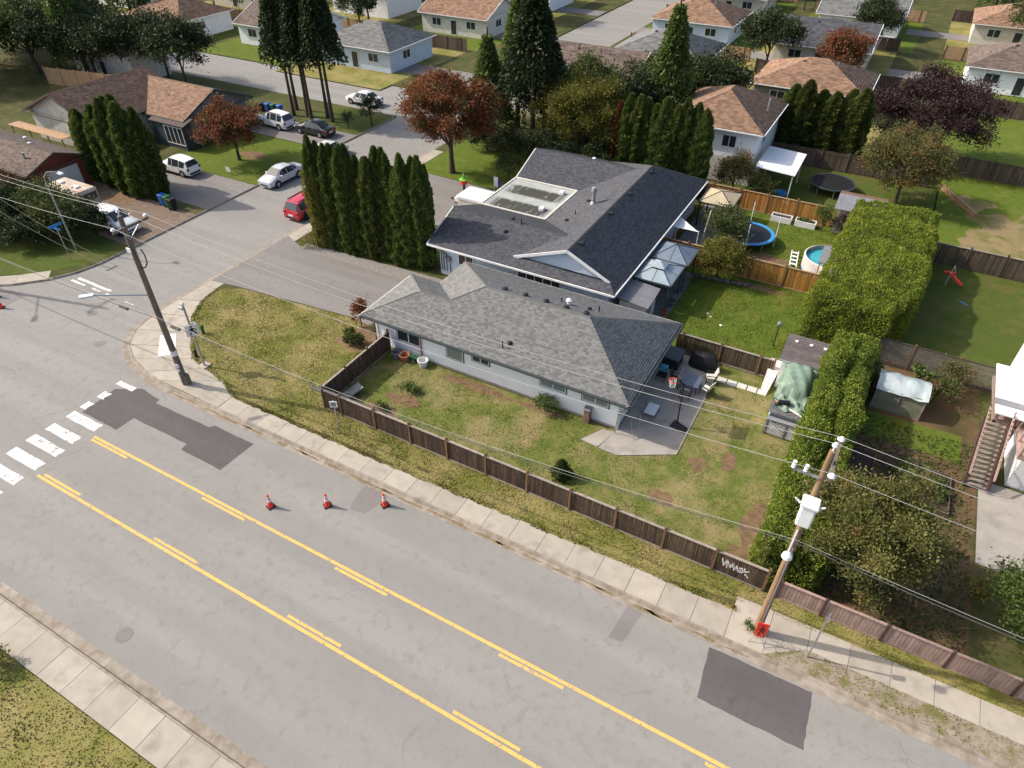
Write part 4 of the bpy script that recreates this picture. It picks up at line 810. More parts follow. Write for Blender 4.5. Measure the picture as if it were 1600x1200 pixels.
# folded camping trailer in the duplex drive
tr_ = thing('tent_trailer', 'folded white tent trailer parked in front of the duplex', 'trailer', (-29.6, 48.2, .03))
MB().bevbox(-31.6, -27.3, 47.1, 49.3, .45, 1.05, .05).build('body', K['offwhite'], tr_); MB().bevbox(-31.7, -27.2, 47.05, 49.35, 1.06, 1.45, .08).build('lid', K['white'], tr_)
for y in (47.2, 49.2): MB().cyl((-29.2, y-.1, .36), (-29.2, y+.1, .36), .32, n=16).build('wheel', K['rubber'], tr_)
MB().beam((-31.6, 47.5, .5), (-33, 48.2, .45), .08, .08).beam((-31.6, 48.9, .5), (-33, 48.2, .45), .08, .08).build('tongue', K['black'], tr_); MB().cyl((-32.6, 48.2, .04), (-32.6, 48.2, .7), .04, n=8).build('jack', K['black'], tr_); MB().bevbox(-32.3, -31.75, 47.6, 48.8, .5, .9, .05).build('front_box', K['white'], tr_)
MB().lathe([(.2, 0), (.16, .08), (.03, .1)], 12, (-28.9, 48.6, 1.45)).build('roof_vent', K['grey_metal'], tr_)
# motorhome beside the brick house
mh_ = thing('camper_van', 'streaked white camper parked beside the red brick house', 'camper', (-61, 30.9, .01))
MB().bevbox(-63.2, -58.9, 29.9, 31.9, .5, 2.3, .12).build('body', mat('streaked_cream', (.55, .46, .38), (.42, .3, .22), 1.6, .6), mh_)
for x in (-62.2, -60.0):
    for y in (30.0, 31.8): MB().cyl((x, y-.1, .35), (x, y+.1, .35), .35, n=16).build('wheel', K['rubber'], mh_)
for x in (-62.3, -60.2): MB().bevbox(x-.35, x+.35, 30.7, 31.1, 2.28, 2.42, .03).build('roof_hatch', K['white'], mh_)
MB().box(-58.915, -58.88, 30.1, 31.7, 1.4, 2.0).build('windshield', K['glass'], mh_); MB().box(-62.5, -59.6, 29.88, 29.905, 1.3, 1.9).build('side_window', K['glass'], mh_)

# ================================================================== utility poles, lamps and wires
def upole(label, x, y, h, m, arm=True, lamp=None, r0=.2):
    p = thing('utility_pole', label, 'pole', (x, y, 0))
    b = MB(); 
    for k in range(8): b.cyl((x, y, h*k/8-.1*(k == 0)), (x, y, h*(k+1)/8), r0*(1-.045*k), r0*(1-.045*(k+1)), 14, k in (0, 7))
    b.build('shaft', m, p, angle=40)
    if arm:
        MB().beam((x+.2, y-.78, h-.6), (x+.2, y+1.32, h-.6), .1, .13).build('crossarm', K['pole_wood'], p)
        for dy, dz in ((-.7, h-.54), (1.24, h-.54)): MB().lathe([(.03, 0), (.1, .06), (.14, .1), (.1, .16), (.05, .2)], 12, (x+.2, y+dy, dz)).build('insulator', K['white_metal'], p)
        for sy in (-1, 1): MB().beam((x+.2, y+.25+sy*.55, h-.66), (x+.15, y, h-1.3), .03, .05).build('arm_brace', K['grey_metal'], p)
    MB().cyl((x, y, h), (x, y, h+.2), .03, n=8).lathe([(.03, 0), (.09, .05), (.11, .1), (.06, .2)], 12, (x, y, h+.15)).build('top_insulator', K['white_metal'], p)
    if lamp:
        (lx, ly, lz), az = lamp; a = Vector((x, y, az)); e_ = Vector((lx, ly, lz)); MB().cyl(a, e_, .05, .04, 8).build('lamp_arm', K['grey_metal'], p)
        d = (e_-a); d.z = 0; d.normalize(); hd = MB().beam(e_-d*.1, e_+d*.6, .26, .13).build('lamp_head', K['white_metal'], p)
    return p
pl = upole('grey wooden utility pole on the sidewalk corner by the crosswalk', -33.35, 18.6, 11.2, K['pole_wood'], True, ((-35.2, 16.5, 7.0), 6.45))
MB().cyl((-33.35, 18.6, 2.25), (-33.35, 18.6, 2.6), .205, n=14).build('notice_band', K['reflect'], pl)
for z, r__ in ((1.55, .14), (1.2, .08)): MB().cyl((-33.25, 18.44, z), (-33.22, 18.38, z), r__, n=12).build('sticker', K['reflect'], pl)
MB().bevbox(-33.5, -33.05, 18.5, 18.85, 0, .75, .04).build('pole_stub', K['pole_wood'], pl)
MB().tube([(-33.2, 18.6, 8.2), (-32.8, 18.6, 8.35), (-32.5, 18.6, 8.7), (-32.45, 18.6, 9.2), (-32.6, 18.6, 9.5)], .035).build('conduit_loop', K['black'], pl); MB().beam((-33.2, 18.6, 9.0), (-32.5, 18.6, 9.3), .04, .04).build('bracket', K['grey_metal'], pl)
MB().box(-33.52, -33.2, 18.36, 18.42, 9.2, 9.45).build('number_plate', K['reflect'], pl)
pr = upole('tan wooden utility pole with white transformer box beside the hedge', 1.55, 18.9, 11.0, K['pole_tan'], True, None, .165)
tb = MB().bevbox(1.27, 1.77, 18.22, 18.74, 7.75, 8.75, .06).build('transformer_box', K['white_metal'], pr); MB().bevbox(1.22, 1.82, 18.17, 18.76, 8.76, 8.9, .03).build('lid', K['white'], tb)
for dx_ in (-.5, .5): MB().cyl((1.5+dx_*.6, 18.45, 8.7), (1.5+dx_, 18.45, 8.85), .05, .03, 8).build('bushing', K['white_metal'], tb)
MB().beam((1.5, 18.8, 9.75), (.55, 18.8, 9.8), .06, .08).build('fuse_bracket', K['grey_metal'], pr)
for x in (.6, 1.0): MB().lathe([(.04, 0), (.08, .05), (.05, .1), (.08, .15), (.05, .2), (.07, .3)], 10, (x, 18.8, 9.83)).build('fuse_cutout', K['white_metal'], pr)
MB().cyl((1.5, 18.75, 7.05), (1.45, 18.2, 6.35), .045, n=8).build('lamp_arm', K['grey_metal'], pr); MB().lathe([(.06, .26), (.17, .16), (.2, .03), (.12, -.06)][::-1], 14, (1.45, 18.1, 6.15)).build('lamp_head', K['white_metal'], pr)
MB().cyl((1.62, 18.74, .1), (1.6, 18.76, 6.), .03, n=6).build('conduit', K['mid_grey'], pr)
upole('utility pole standing where the road runs on past the intersection', -58.6, 18.45, 11.2, K['pole_wood'], True, ((-56.9, 16.6, 7.), 6.5)); upole('utility pole standing beyond the white house along the fence road', 36.5, 19.2, 11.2, K['pole_tan'], True)
def wire(name, label, pts, sag, r, m, cat='wire', group=None):
    q = []
    for (a, b), s_ in zip(zip(pts, pts[1:]), sag):
        n = 18
        for k in range(n+(1 if b == pts[-1] else 0)): t = k/n; v = Vector(a).lerp(Vector(b), t); v.z -= s_*4*t*(1-t); q.append(v)
    V, F = [], []
    for i, p in enumerate(q):
        d = (q[min(i+1, len(q)-1)]-q[max(i-1, 0)]).normalized(); x = d.cross(Vector((0, 0, 1))).normalized(); z = x.cross(d)
        V += [p+r*x, p+r*z, p-r*x, p-r*z]
        if i: F += [((i-1)*4+j, (i-1)*4+(j+1) % 4, i*4+(j+1) % 4, i*4+j) for j in range(4)]
    o = link(fast_mesh(name, [tuple(v) for v in V], F, m), name); return tag(o, label, cat, group)
XS = [(-92, 18.4), (-58.6, 18.45), (-33.35, 18.6), (1.55, 18.9), (36.5, 19.2), (70, 19.4)]
for dy, dz, lb in ((1.24, -.34, 'thin pale power line on the house side ends of the pole crossarms'), (0, .33, 'thin pale power line running over the pole tops'), (-.7, -.34, 'thin pale power line on the road side ends of the pole crossarms')):
    wire('power_line', lb, [(x+(.2 if dy else 0), y+dy, (11.2 if k != 3 else 11.0)+dz) for k, (x, y) in enumerate(XS)], [.8, .5, .85, .85, .8], .0125, K['wire'])
wire('telephone_cable', 'thick dark telephone cable strung low between the poles', [(x, y-.2, 5.0 if k < 3 else 6.4) for k, (x, y) in enumerate(XS)], [.5, .3, .95, .9, .8], .024, K['cable'])
wire('telephone_cable', 'steel strand just above the dark telephone cable', [(x, y-.2, 5.12 if k < 3 else 6.55) for k, (x, y) in enumerate(XS)], [.5, .3, .88, .85, .8], .012, K['wire'])
for x_, t_ in ((-31.9, 5.0), (-21.6, 4.95), (-36.3, 5.0)):
    k_ = (x_+33.35)/34.9 if x_ > -33 else (x_+58.6)/25.25; z = (5.0+1.4*k_-.95*4*k_*(1-k_)) if x_ > -33 else 5.0-.3*4*k_*(1-k_); y_ = 18.42
    sp = thing('splice_case', 'black splice case hanging on the telephone cable '+('near the corner pole' if x_ == -31.9 else 'above the fence corner' if x_ == -21.6 else 'over the crossing'), 'cable box', (x_, y_, z-.12)); MB().cyl((x_-.35, y_, z-.12), (x_+.35, y_, z-.1), .09, n=10).build('case', K['cable'], sp); MB().cyl((x_-.3, y_, z-.12), (x_-.3, y_, z+.04), .02, n=6).cyl((x_+.3, y_, z-.12), (x_+.3, y_, z+.04), .02, n=6).build('hanger', K['grey_metal'], sp)
wire('service_wire', 'thin service wire from the corner pole towards the brick house', [(-33.35, 18.6, 7.4), (-80, 28, 5.5)], [1.2], .012, K['cable']); wire('service_wire', 'second thin service wire from the corner pole over the shrubs', [(-33.35, 18.6, 7.1), (-80, 26.5, 5.2)], [1.3], .012, K['cable'])
# street lamp with curved arm
lp = thing('street_lamp', 'curved arm street lamp among the green shrubs', 'street lamp', (-54.75, 26.1, 0))
MB().cyl((-54.75, 26.1, 0), (-54.75, 26.1, 5.6), .08, .055, 10).build('post', K['grey_metal'], lp); MB().tube([(-54.75, 26.1, 5.6), (-54.7, 26.12, 6.1), (-54.45, 26.3, 6.45), (-54.0, 26.6, 6.5), (-53.7, 26.8, 6.4)], .04).build('arm', K['grey_metal'], lp); MB().bevbox(-53.95, -53.35, 26.68, 26.98, 6.28, 6.42, .04).build('lamp_head', K['white_metal'], lp)
# pedestrian crossing sign
ps = thing('crossing_sign', 'grey pole with walking figure crossing sign on the lawn corner', 'road sign', (-33.7, 20.4, 0))
MB().cyl((-33.7, 20.4, 0), (-33.7, 20.4, 4.6), .065, n=10).build('post', K['grey_metal'], ps); MB().bevbox(-34.05, -33.4, 20.1, 20.75, .0, .09, .03).build('footing', K['concrete'], ps)
MB().lathe([(.07, 0), (.1, .04), (.1, .16), (.03, .22)], 12, (-33.7, 20.4, 4.6)).build('beacon', K['white_metal'], ps); MB().bevbox(-34.15, -33.75, 20.3, 20.5, 4.25, 4.45, .03).build('detector', K['grey_metal'], ps)
def board(par, c, ang, w, h, m, name='sign_face', d=.03):
    n = Vector((math.cos(ang), math.sin(ang), 0)); x = Vector((-n.y, n.x, 0)); c = Vector(c); p = [c+x*i*w/2+Vector((0, 0, j*h/2))+n*k for k in (0, d) for i, j in ((-1, -1), (1, -1), (1, 1), (-1, 1))]
    return MB().add(p, [(3, 2, 1, 0), (4, 5, 6, 7), (0, 1, 5, 4), (1, 2, 6, 5), (2, 3, 7, 6), (3, 0, 4, 7)]).build(name, m, par), (c, n, x, d)
def glyph(par, fr_, polys, m, name='pictogram'):
    c, n, x, d = fr_; b = MB()
    for P_ in polys: b.poly([c+n*(d+.004)+x*u+Vector((0, 0, v)) for u, v in P_])
    return b.build(name, m, par)
walk = [[(.0+.055*math.cos(t*.7), .21+.055*math.sin(t*.7)) for t in range(9)], [(-.05, .14), (-.06, -.02), (.06, -.02), (.07, .14)], [(-.05, -.02), (-.16, -.25), (-.09, -.27), (.02, -.05)], [(.0, -.02), (.06, -.12), (.14, -.26), (.2, -.22), (.12, -.08), (.06, -.01)], [(-.05, .13), (-.18, .02), (-.14, -.02), (-.03, .07)], [(.06, .13), (.16, .06), (.2, -.03), (.15, -.04), (.11, .03), (.05, .07)]]
for sgn, an in ((1, R(-30)), (-1, R(150))):
    o_, f_ = board(ps, (-33.7+.09*math.cos(an), 20.4+.09*math.sin(an), 2.85), an, .72, .78, K['reflect']); glyph(o_, f_, [[(u*1.3, v*1.25) for u, v in q] for q in walk], K['ink'])
# no stopping sign
ns = thing('parking_sign', 'small white no stopping sign on a thin post by the fence corner', 'road sign', (-22.15, 19.8, 0))
MB().box(-22.175, -22.125, 19.775, 19.825, 0, 2.45).build('post', K['grey_metal'], ns); o_, f_ = board(ns, (-22.13, 19.76, 2.22), R(-60), .42, .42, K['reflect'])
ring = [[(r*math.cos(a), r*math.sin(a)) for r, a in ((.15, k*.35), (.15, k*.35+.36), (.115, k*.35+.36), (.115, k*.35))] for k in range(18)]
glyph(o_, f_, ring+[[(-.06, -.07), (-.03, -.07), (-.03, .08), (-.06, .08)], [(-.03, .05), (.06, .05), (.06, .08), (-.03, .08)], [(-.03, -.01), (.06, -.01), (.06, .02), (-.03, .02)], [(.04, .02), (.07, .02), (.07, .05), (.04, .05)], [(-.12, .09), (-.09, .12), (.12, -.09), (.09, -.12)]], K['ink'])
# street name sign
sn = thing('street_name_sign', 'blue street name blades on a post beside the green shrubs', 'road sign', (-53.5, 24.8, 0))
MB().cyl((-53.5, 24.8, 0), (-53.5, 24.8, 2.9), .035, n=8).build('post', K['grey_metal'], sn); MB().box(-53.95, -53.05, 24.79, 24.81, 2.65, 2.87).build('blade', K['sign_blue'], sn); MB().box(-53.51, -53.49, 24.3, 25.3, 2.9, 3.12).build('blade', K['sign_blue'], sn)
# construction sign, bare post, cones
rs = thing('construction_sign', 'red orange roadwork sign leaning at the foot of the tan pole', 'road sign', (1.7, 18.4, 0))
o_, f_ = board(rs, (1.68, 18.42, .92), R(-80), .44, 1.0, K['sign_orange']); glyph(o_, f_, [[(u*.7+.01, v*1.4) for u, v in q] for q in walk], K['ink'])
for sx in (-.22, .22): MB().cyl((1.68+sx*1.5, 18.25, .02), (1.68, 18.45, .9), .015, n=6).build('leg', K['grey_metal'], rs)
MB().cyl((1.68, 18.85, .02), (1.68, 18.5, .9), .015, n=6).build('leg', K['grey_metal'], rs)
bp = thing('sign_post', 'bare galvanised sign post seen edge on beside the pink fence', 'road sign', (3.7, 18.75, 0)); MB().box(3.67, 3.73, 18.72, 18.78, 0, 3.2).build('post', K['grey_metal'], bp); MB().box(3.735, 3.75, 18.62, 18.88, 2.75, 3.15).build('sign_face', K['grey_metal'], bp)
def cone(x, y, label, group=None):
    c = thing('traffic_cone', label, 'traffic cone', (x, y, -.12), random.uniform(0, 1.5), group)
    MB().bevbox(-.2, .2, -.2, .2, 0, .045, .015).build('base', K['rubber'], c, world=False)
    MB().lathe([(.15, .046), (.15, .07), (.128, .2), (.1, .42), (.08, .58), (.045, .9), (.03, .91)], 16).build('cone', K['orange'], c, smooth=False, world=False)
    MB().lathe([(.105, .42), (.083, .57)], 16).build('reflective_collar', K['reflect'], c, world=False); MB().lathe([(.077, .64), (.062, .76)], 16).build('reflective_collar', K['reflect'], c, world=False)
for k, (x, y) in enumerate(((-21.8, 13.95), (-19.3, 15.4), (-16.75, 16.85))): cone(x, y, ['orange traffic cone closest to the yellow line of the three by the fence road', 'orange traffic cone in the middle of the row of three', 'orange traffic cone standing on the kerb side patch'][k])
for x, y in ((-51.9, 18.2), (-53.6, 18.9)): cone(x, y, 'orange traffic cone at the mouth of the side street', 'cones at the side street')
# green cap bollard on the lawn corner
vb = thing('marker_post', 'short dark green utility marker on the lawn edge', 'bollard', (-36.6, 22.9, 0)); MB().lathe([(.1, 0), (.1, .45), (.14, .47), (.13, .6), (.04, .68)], 12, (-36.6, 22.9, 0)).build('cap', K['green_bin'], vb)
hy = thing('marker_post', 'small dark utility marker beside the crossing sign', 'bollard', (-34.95, 20.85, 0)); MB().lathe([(.09, 0), (.09, .4), (.12, .42), (.1, .52), (.03, .58)], 12, (-34.95, 20.85, 0)).build('cap', K['black'], hy)
def bin_(x, y, m, label, h=1.05, rz=0):
    b = thing('wheelie_bin', label, 'bin', (x, y, .01), rz)
    q = MB(); q.add([(sx*.24*a, sy*.26*a, z) for z, a in ((.04, .85), (h-.1, 1.1)) for sx, sy in ((-1, -1), (1, -1), (1, 1), (-1, 1))], [(3, 2, 1, 0), (4, 5, 6, 7), (0, 1, 5, 4), (1, 2, 6, 5), (2, 3, 7, 6), (3, 0, 4, 7)]); q.build('body', K[m], b, world=False)
    MB().bevbox(-.3, .29, -.3, .3, h-.1, h, .03).build('lid', K[m], b, world=False); MB().cyl((-.27, -.3, h-.08), (-.27, .3, h-.08), .025, n=6).build('handle', K['black'], b, world=False)
    for sy in (-1, 1): MB().cyl((-.22, sy*.2, .1), (-.22, sy*.27, .1), .1, n=10).build('wheel', K['rubber'], b, world=False)
bin_(-55.3, 35.2, 'blue', 'blue wheelie bin at the end of the dirt drive'); bin_(-54.6, 35.15, 'green_bin', 'dark green wheelie bin between blue and black ones'); bin_(-53.8, 34.95, 'black', 'black wheelie bin at the end of the dirt drive')
for k, (x, m_) in enumerate(((-66.0, 'black'), (-65.2, 'blue'), (-64.4, 'green_bin'), (-63.5, 'blue'))): bin_(x, 58.2+.1*k, m_, ['black bin at the end of the row behind the white SUV', 'blue bin beside the black one behind the white SUV', 'green bin between two blue ones behind the white SUV', 'blue bin nearest the tall bare trunks'][k])
# ================================================================== yard things
def gazebo(label, x0, x1, y0, y1, ze, zt, m, frame, vent=False, name='gazebo', ribs=True, group=None):
    g_ = thing(name, label, 'gazebo', ((x0+x1)/2, (y0+y1)/2, .01), 0, group); cx, cy = (x0+x1)/2, (y0+y1)/2
    C4 = [(x0, y0, ze), (x1, y0, ze), (x1, y1, ze), (x0, y1, ze)]; k = .32 if vent else 0
    T4 = [(cx+(a[0]-cx)*k, cy+(a[1]-cy)*k, ze+(zt-ze)*(1-k)) for a in C4]
    for i in range(4):
        j = (i+1) % 4; P_ = [C4[i], C4[j], T4[j], T4[i]] if vent else [C4[i], C4[j], (cx, cy, zt)]
        q = MB().poly(P_); q.add([(a, b, c-.03) for a, b, c in P_], [tuple(reversed(range(len(P_))))]); q.build('roof_panel', m, g_)
        MB().beam(C4[i], T4[i] if vent else (cx, cy, zt), .05, .05).build('hip_bar', frame, g_); MB().beam(C4[i], C4[j], .07, .1).build('edge_bar', frame, g_)
        if ribs: mm = lambda p, q_: tuple((a+b)/2 for a, b in zip(p, q_)); MB().beam(mm(C4[i], C4[j]), mm(T4[i], T4[j]), .03, .03).build('seam_bar', frame, g_)
        MB().box(C4[i][0]+(.12 if C4[i][0] < cx else -.22), C4[i][0]+(.22 if C4[i][0] < cx else -.12), C4[i][1]+(.12 if C4[i][1] < cy else -.22), C4[i][1]+(.22 if C4[i][1] < cy else -.12), 0, ze).build('post', frame, g_)
    if vent:
        for i in range(4):
            a, b = T4[i], T4[(i+1) % 4]; up_ = lambda p: (cx+(p[0]-cx)*1.15, cy+(p[1]-cy)*1.15, p[2]+.12)
            MB().poly([up_(a), up_(b), (cx, cy, zt+.2)]).build('vent_panel', m, g_)
    return g_
gazebo('pale steel gazebo with raised vent cap beside the duplex', -12.75, -9.95, 40.35, 43.5, 2.2, 2.9, K['steel_roof'], K['dark_trim'], True)
gazebo('blue grey steel gazebo beside the orange cedar fence', -12.6, -9.8, 43.6, 46.5, 2.2, 2.95, mat('slate_canopy', (.16, .2, .25), None, 2, .4, spec=.5), K['dark_trim'])
gazebo('tan canvas gazebo at the corner of the duplex', -12.4, -9.5, 54.4, 57.8, 2.2, 2.8, K['tan_fabric'], K['black'], ribs=False)
ls = thing('lean_to', 'grey flat roofed lean-to shed beside the pale gazebo', 'shed', (-11.7, 38.9, 0)); MB().box(-12.6, -10.8, 37.8, 40.1, 0, 1.75).build('wall', K['offwhite'], ls)
MB().add([(-12.95, 37.6, 2.1), (-10.5, 37.5, 1.9), (-10.6, 40.3, 1.9), (-12.95, 40.3, 2.1), (-12.95, 37.6, 2.02), (-10.5, 37.5, 1.82), (-10.6, 40.3, 1.82), (-12.95, 40.3, 2.02)], [(0, 1, 2, 3), (7, 6, 5, 4), (0, 4, 5, 1), (1, 5, 6, 2), (2, 6, 7, 3), (3, 7, 4, 0)]).build('roof', mat('felt_grey', (.19, .185, .2), None, 2, .8), ls)
MB().box(-10.8, -10.77, 38.2, 39.2, .05, 1.7).build('door', K['mid_grey'], ls)
for k, (x, y, c_) in enumerate(((-10.0, 41.5, 'grey stone'), (-10.0, 40.1, 'terracotta'))):
    fp = thing('flower_pot', f'{c_} flower pot at the edge of the gazebo paving', 'flower pot', (x, y, .012)); MB().lathe([(.14, 0), (.22, .3), (.24, .32), (.24, .38), (.18, .38)], 14, (x, y, .012)).build('pot', K['terracotta'] if k else K['stone'], fp); cm, _ = crown_mesh(.22, .22, .16, .46, 10, 160, .09, LF['maple_red' if k else 'apple'], 60+k, .3); link(cm, 'plant', fp)
sa = thing('shade_sail', 'white triangular shade sail beside the duplex eave', 'shade sail', (-12.9, 49.4, 0))
q = MB(); A, B, C_ = Vector((-13.0, 48.9, 2.2)), Vector((-12.9, 51.0, 2.35)), Vector((-10.7, 49.2, 2.15)); n = 8; grid = {}
for i in range(n+1):
    for j in range(n+1-i):
        k_ = n-i-j; p = (A*i+B*j+C_*k_)/n; ct = (A+B+C_)/3; f_ = 1-.35*(4*i*j/n/n+4*j*k_/n/n+4*i*k_/n/n)*.35; p = ct+(p-ct)*f_; p.z -= .12*(i*j*k_)/n**3*27; grid[i, j] = len(q.v); q.v.append(tuple(p))
for i in range(n):
    for j in range(n-i):
        q.f.append((grid[i, j], grid[i+1, j], grid[i, j+1])); 
        if j < n-i-1: q.f.append((grid[i+1, j], grid[i+1, j+1], grid[i, j+1]))
q.build('sail', K['white'], sa); MB().cyl((-10.7, 49.15, 0), (-10.7, 49.15, 2.25), .04, n=8).build('post', K['offwhite'], sa); MB().cyl((-13.0, 48.85, 0), (-13.0, 48.85, 2.25), .03, n=8).build('post', K['offwhite'], sa)
up_ = thing('folded_parasol', 'folded pink parasol under the white shade sail', 'parasol', (-12.5, 49.0, .012)); MB().lathe([(.25, 0), (.25, .06), (.03, .08), (.03, .9), (.17, 1.0), (.12, 1.8), (.03, 2.2)], 10, (-12.5, 49.0, .012)).build('parasol', mat('pink_canvas', (.45, .2, .2), None, 3, .9), up_)
po = thing('clothes_post', 'leaning pale wooden post beside the shrubs', 'post', (-10.85, 51.5, .0)); MB().cyl((-10.85, 51.5, 0), (-10.6, 51.7, 2.9), .06, .05, 8).build('shaft', K['offwhite'], po)
def trampoline(label, x, y, r, z, pad, mat_c, legs=6, net=0):
    t = thing('trampoline', label, 'trampoline', (x, y, .004))
    MB().cyl((x, y, z-.01), (x, y, z+.01), r*.9, n=36).build('jump_mat', K['black'], t)
    q = MB(); n = 36
    for k in range(n):
        a, b = 2*math.pi*k/n, 2*math.pi*(k+1)/n; i_, o_ = (r*.93, r) if pad != 'cyan' else (r*.86, r)
        q.add([(x+rr*math.cos(t_), y+rr*math.sin(t_), zz) for zz in (z+.05, z-.03) for rr, t_ in ((i_, a), (o_, a), (o_, b), (i_, b))], [(0, 1, 2, 3), (1, 5, 6, 2), (7, 6, 5, 4), (3, 7, 4, 0)])
    q.build('pad_ring', K[pad], t)
    for k in range(legs): a = 2*math.pi*(k+.3)/legs; MB().cyl((x+r*.95*math.cos(a), y+r*.95*math.sin(a), 0), (x+r*.95*math.cos(a), y+r*.95*math.sin(a), z), .03, n=6).build('leg', K['grey_metal'], t)
    for k in range(net): a = 2*math.pi*(k+.1)/net; MB().cyl((x+r*1.02*math.cos(a), y+r*1.02*math.sin(a), .0), (x+r*1.02*math.cos(a), y+r*1.02*math.sin(a), z+1.75), .032, n=6).build('net_pole', K['white_metal'], t)
trampoline('round black trampoline on the shaded lawn', -3.35, 67.4, 2.05, .85, 'dark_trim', 'black', 8)
trampoline('blue rimmed trampoline with net poles behind the shrubs', -7.7, 53.6, 2.1, .85, 'cyan', 'black', 6, 4)
pool = thing('paddling_pool', 'round above ground pool with turquoise liner', 'pool', (-1.1, 52.2, .0))
px, py, n = -1.1, 52.2, 32; q = MB(); rr = 1.95
for k in range(n):
    a, b = 2*math.pi*k/n, 2*math.pi*(k+1)/n; q.add([(px+r*math.cos(t_), py+r*math.sin(t_), zz) for r, zz in ((rr, 0), (rr, 1.1), (rr-.1, 1.14), (rr-.1, .1)) for t_ in (a, b)], [(0, 1, 3, 2), (2, 3, 5, 4), (4, 5, 7, 6)])
q.build('wall', mat('pool_wall', (.62, .58, .55), (.5, .42, .4), 2, .6), pool)
liner = mat('turquoise_water', (.05, .36, .42), (.04, .3, .37), 2, .12, spec=.5); MB().cyl((px, py, .5), (px, py, .82), rr-.12, n=32).build('water', liner, pool)
MB().cyl((px, py, .02), (px, py, .12), rr+.02, n=32, caps=False).build('base_band', K['cyan'], pool)
pdk = thing('pool_deck', 'small white boarded pool deck with grey roof beside the hedge', 'shed', (-.6, 50.1, 0)); MB().box(-1.5, .4, 49.2, 50.4, 0, 1.4).build('wall', K['offwhite'], pdk)
for k in range(7): MB().box(-1.52, .42, 49.17, 49.2, .05+k*.19, .21+k*.19).build('plank', K['white'], pdk)
MB().add([(-1.8, 49.7, 1.75), (.6, 49.7, 1.75), (.6, 52.1, 2.0), (-1.8, 52.1, 2.0), (-1.8, 49.7, 1.68), (.6, 49.7, 1.68), (.6, 52.1, 1.93), (-1.8, 52.1, 1.93)], [(0, 1, 2, 3), (7, 6, 5, 4), (0, 4, 5, 1), (1, 5, 6, 2), (2, 6, 7, 3), (3, 7, 4, 0)]).build('roof', K['mid_grey'], pdk)
for x in (-1.65, .45): MB().box(x-.05, x+.05, 49.8, 49.9, 0, 1.7).build('post', K['cedar_rail'], pdk); MB().box(x-.05, x+.05, 51.9, 52.0, 0, 1.9).build('post', K['cedar_rail'], pdk)
ld = thing('pool_ladder', 'white ladder lying on the lawn by the pool', 'ladder', (-3.7, 52.2, .02))
for x in (-3.75, -3.25): MB().beam((x, 50.9, .3), (x-.3, 53.4, .35), .07, .07).build('rail', K['white'], ld)
for k in range(4): MB().box(-3.74-k*.07, -3.26-k*.07, 51.1+k*.62, 51.3+k*.62, .335, .375).build('rung', K['white'], ld)
for k, (x, lb) in enumerate(((-6.9, 'white planter box of bare soil against the cedar fence'), (-4.9, 'white planter box overgrown with green leaves'))):
    pb = thing('planter_box', lb, 'planter', (x+.8, 59, 0)); q = MB(); q.box(x, x+1.7, 58.55, 58.63, 0, .5); q.box(x, x+1.7, 59.25, 59.33, 0, .5); q.box(x, x+.08, 58.63, 59.25, 0, .5); q.box(x+1.62, x+1.7, 58.63, 59.25, 0, .5); q.build('box', K['white'], pb); MB().box(x+.08, x+1.62, 58.63, 59.25, .02, .42).build('soil', K['soil'] if k else mat('dark_soil', (.05, .035, .03), None, 5, .95), pb)
    if k: cm, _ = crown_mesh(.8, .3, .2, .5, 26, 500, .13, LF['leaf_light'], 71, .25); link(cm, 'plants', pb, (x+.85, 58.95, 0))['kind'] = 'stuff'
gs = thing('grey_shed', 'grey roofed garden shed beside the clipped hedge', 'shed', (-.4, 60.4, 0)); MB().box(-1.9, 1.2, 58.9, 62, 0, 2.1).build('wall', K['offwhite'], gs)
MB().add([(-2.2, 58.6, 2.2), (1.5, 58.6, 2.2), (1.5, 60.6, 2.75), (-2.2, 60.6, 2.75), (1.5, 62.3, 2.2), (-2.2, 62.3, 2.2)], [(0, 1, 2, 3)]).build('roof', K['mid_grey'], gs); MB().poly([(-2.2, 60.6, 2.752), (1.5, 60.6, 2.752), (1.5, 62.3, 2.3), (-2.2, 62.3, 2.3)]).build('roof', K['shingle_tan'], gs); MB().box(-.9, 0, 58.86, 58.9, .05, 1.9).build('door', K['white'], gs)
wc = thing('white_canopy', 'flat white corrugated canopy on posts behind the cedar fence', 'canopy', (-8, 66, 0))
MB().add([(-9.9, 63.4, 2.55), (-6.3, 62.9, 2.55), (-6.3, 68., 2.75), (-9.8, 68.5, 2.75), (-9.9, 63.4, 2.47), (-6.3, 62.9, 2.47), (-6.3, 68., 2.67), (-9.8, 68.5, 2.67)], [(0, 1, 2, 3), (7, 6, 5, 4), (0, 4, 5, 1), (1, 5, 6, 2), (2, 6, 7, 3), (3, 7, 4, 0)]).build('roof', K['white_metal'], wc)
for x, y in ((-9.6, 63.6), (-6.5, 63.2), (-6.5, 67.7), (-9.6, 68.2)): MB().box(x-.05, x+.05, y-.05, y+.05, 0, 2.5).build('post', K['offwhite'], wc)
bt = thing('wash_tub', 'round blue tub under the white canopy', 'tub', (-7.2, 63.9, 0)); MB().lathe([(.4, 0), (.5, .45), (.53, .47), (.46, .47), (.38, .1)], 18, (-7.2, 63.9, 0)).build('tub', K['cyan'], bt)
wb = thing('garden_ball', 'white ball shaped planter at the canopy post', 'planter', (-6.4, 62.3, 0)); MB().lathe([(.1, 0), (.27, .12), (.33, .32), (.27, .52), (.1, .62)], 14, (-6.4, 62.3, 0)).build('ball', K['white'], wb)
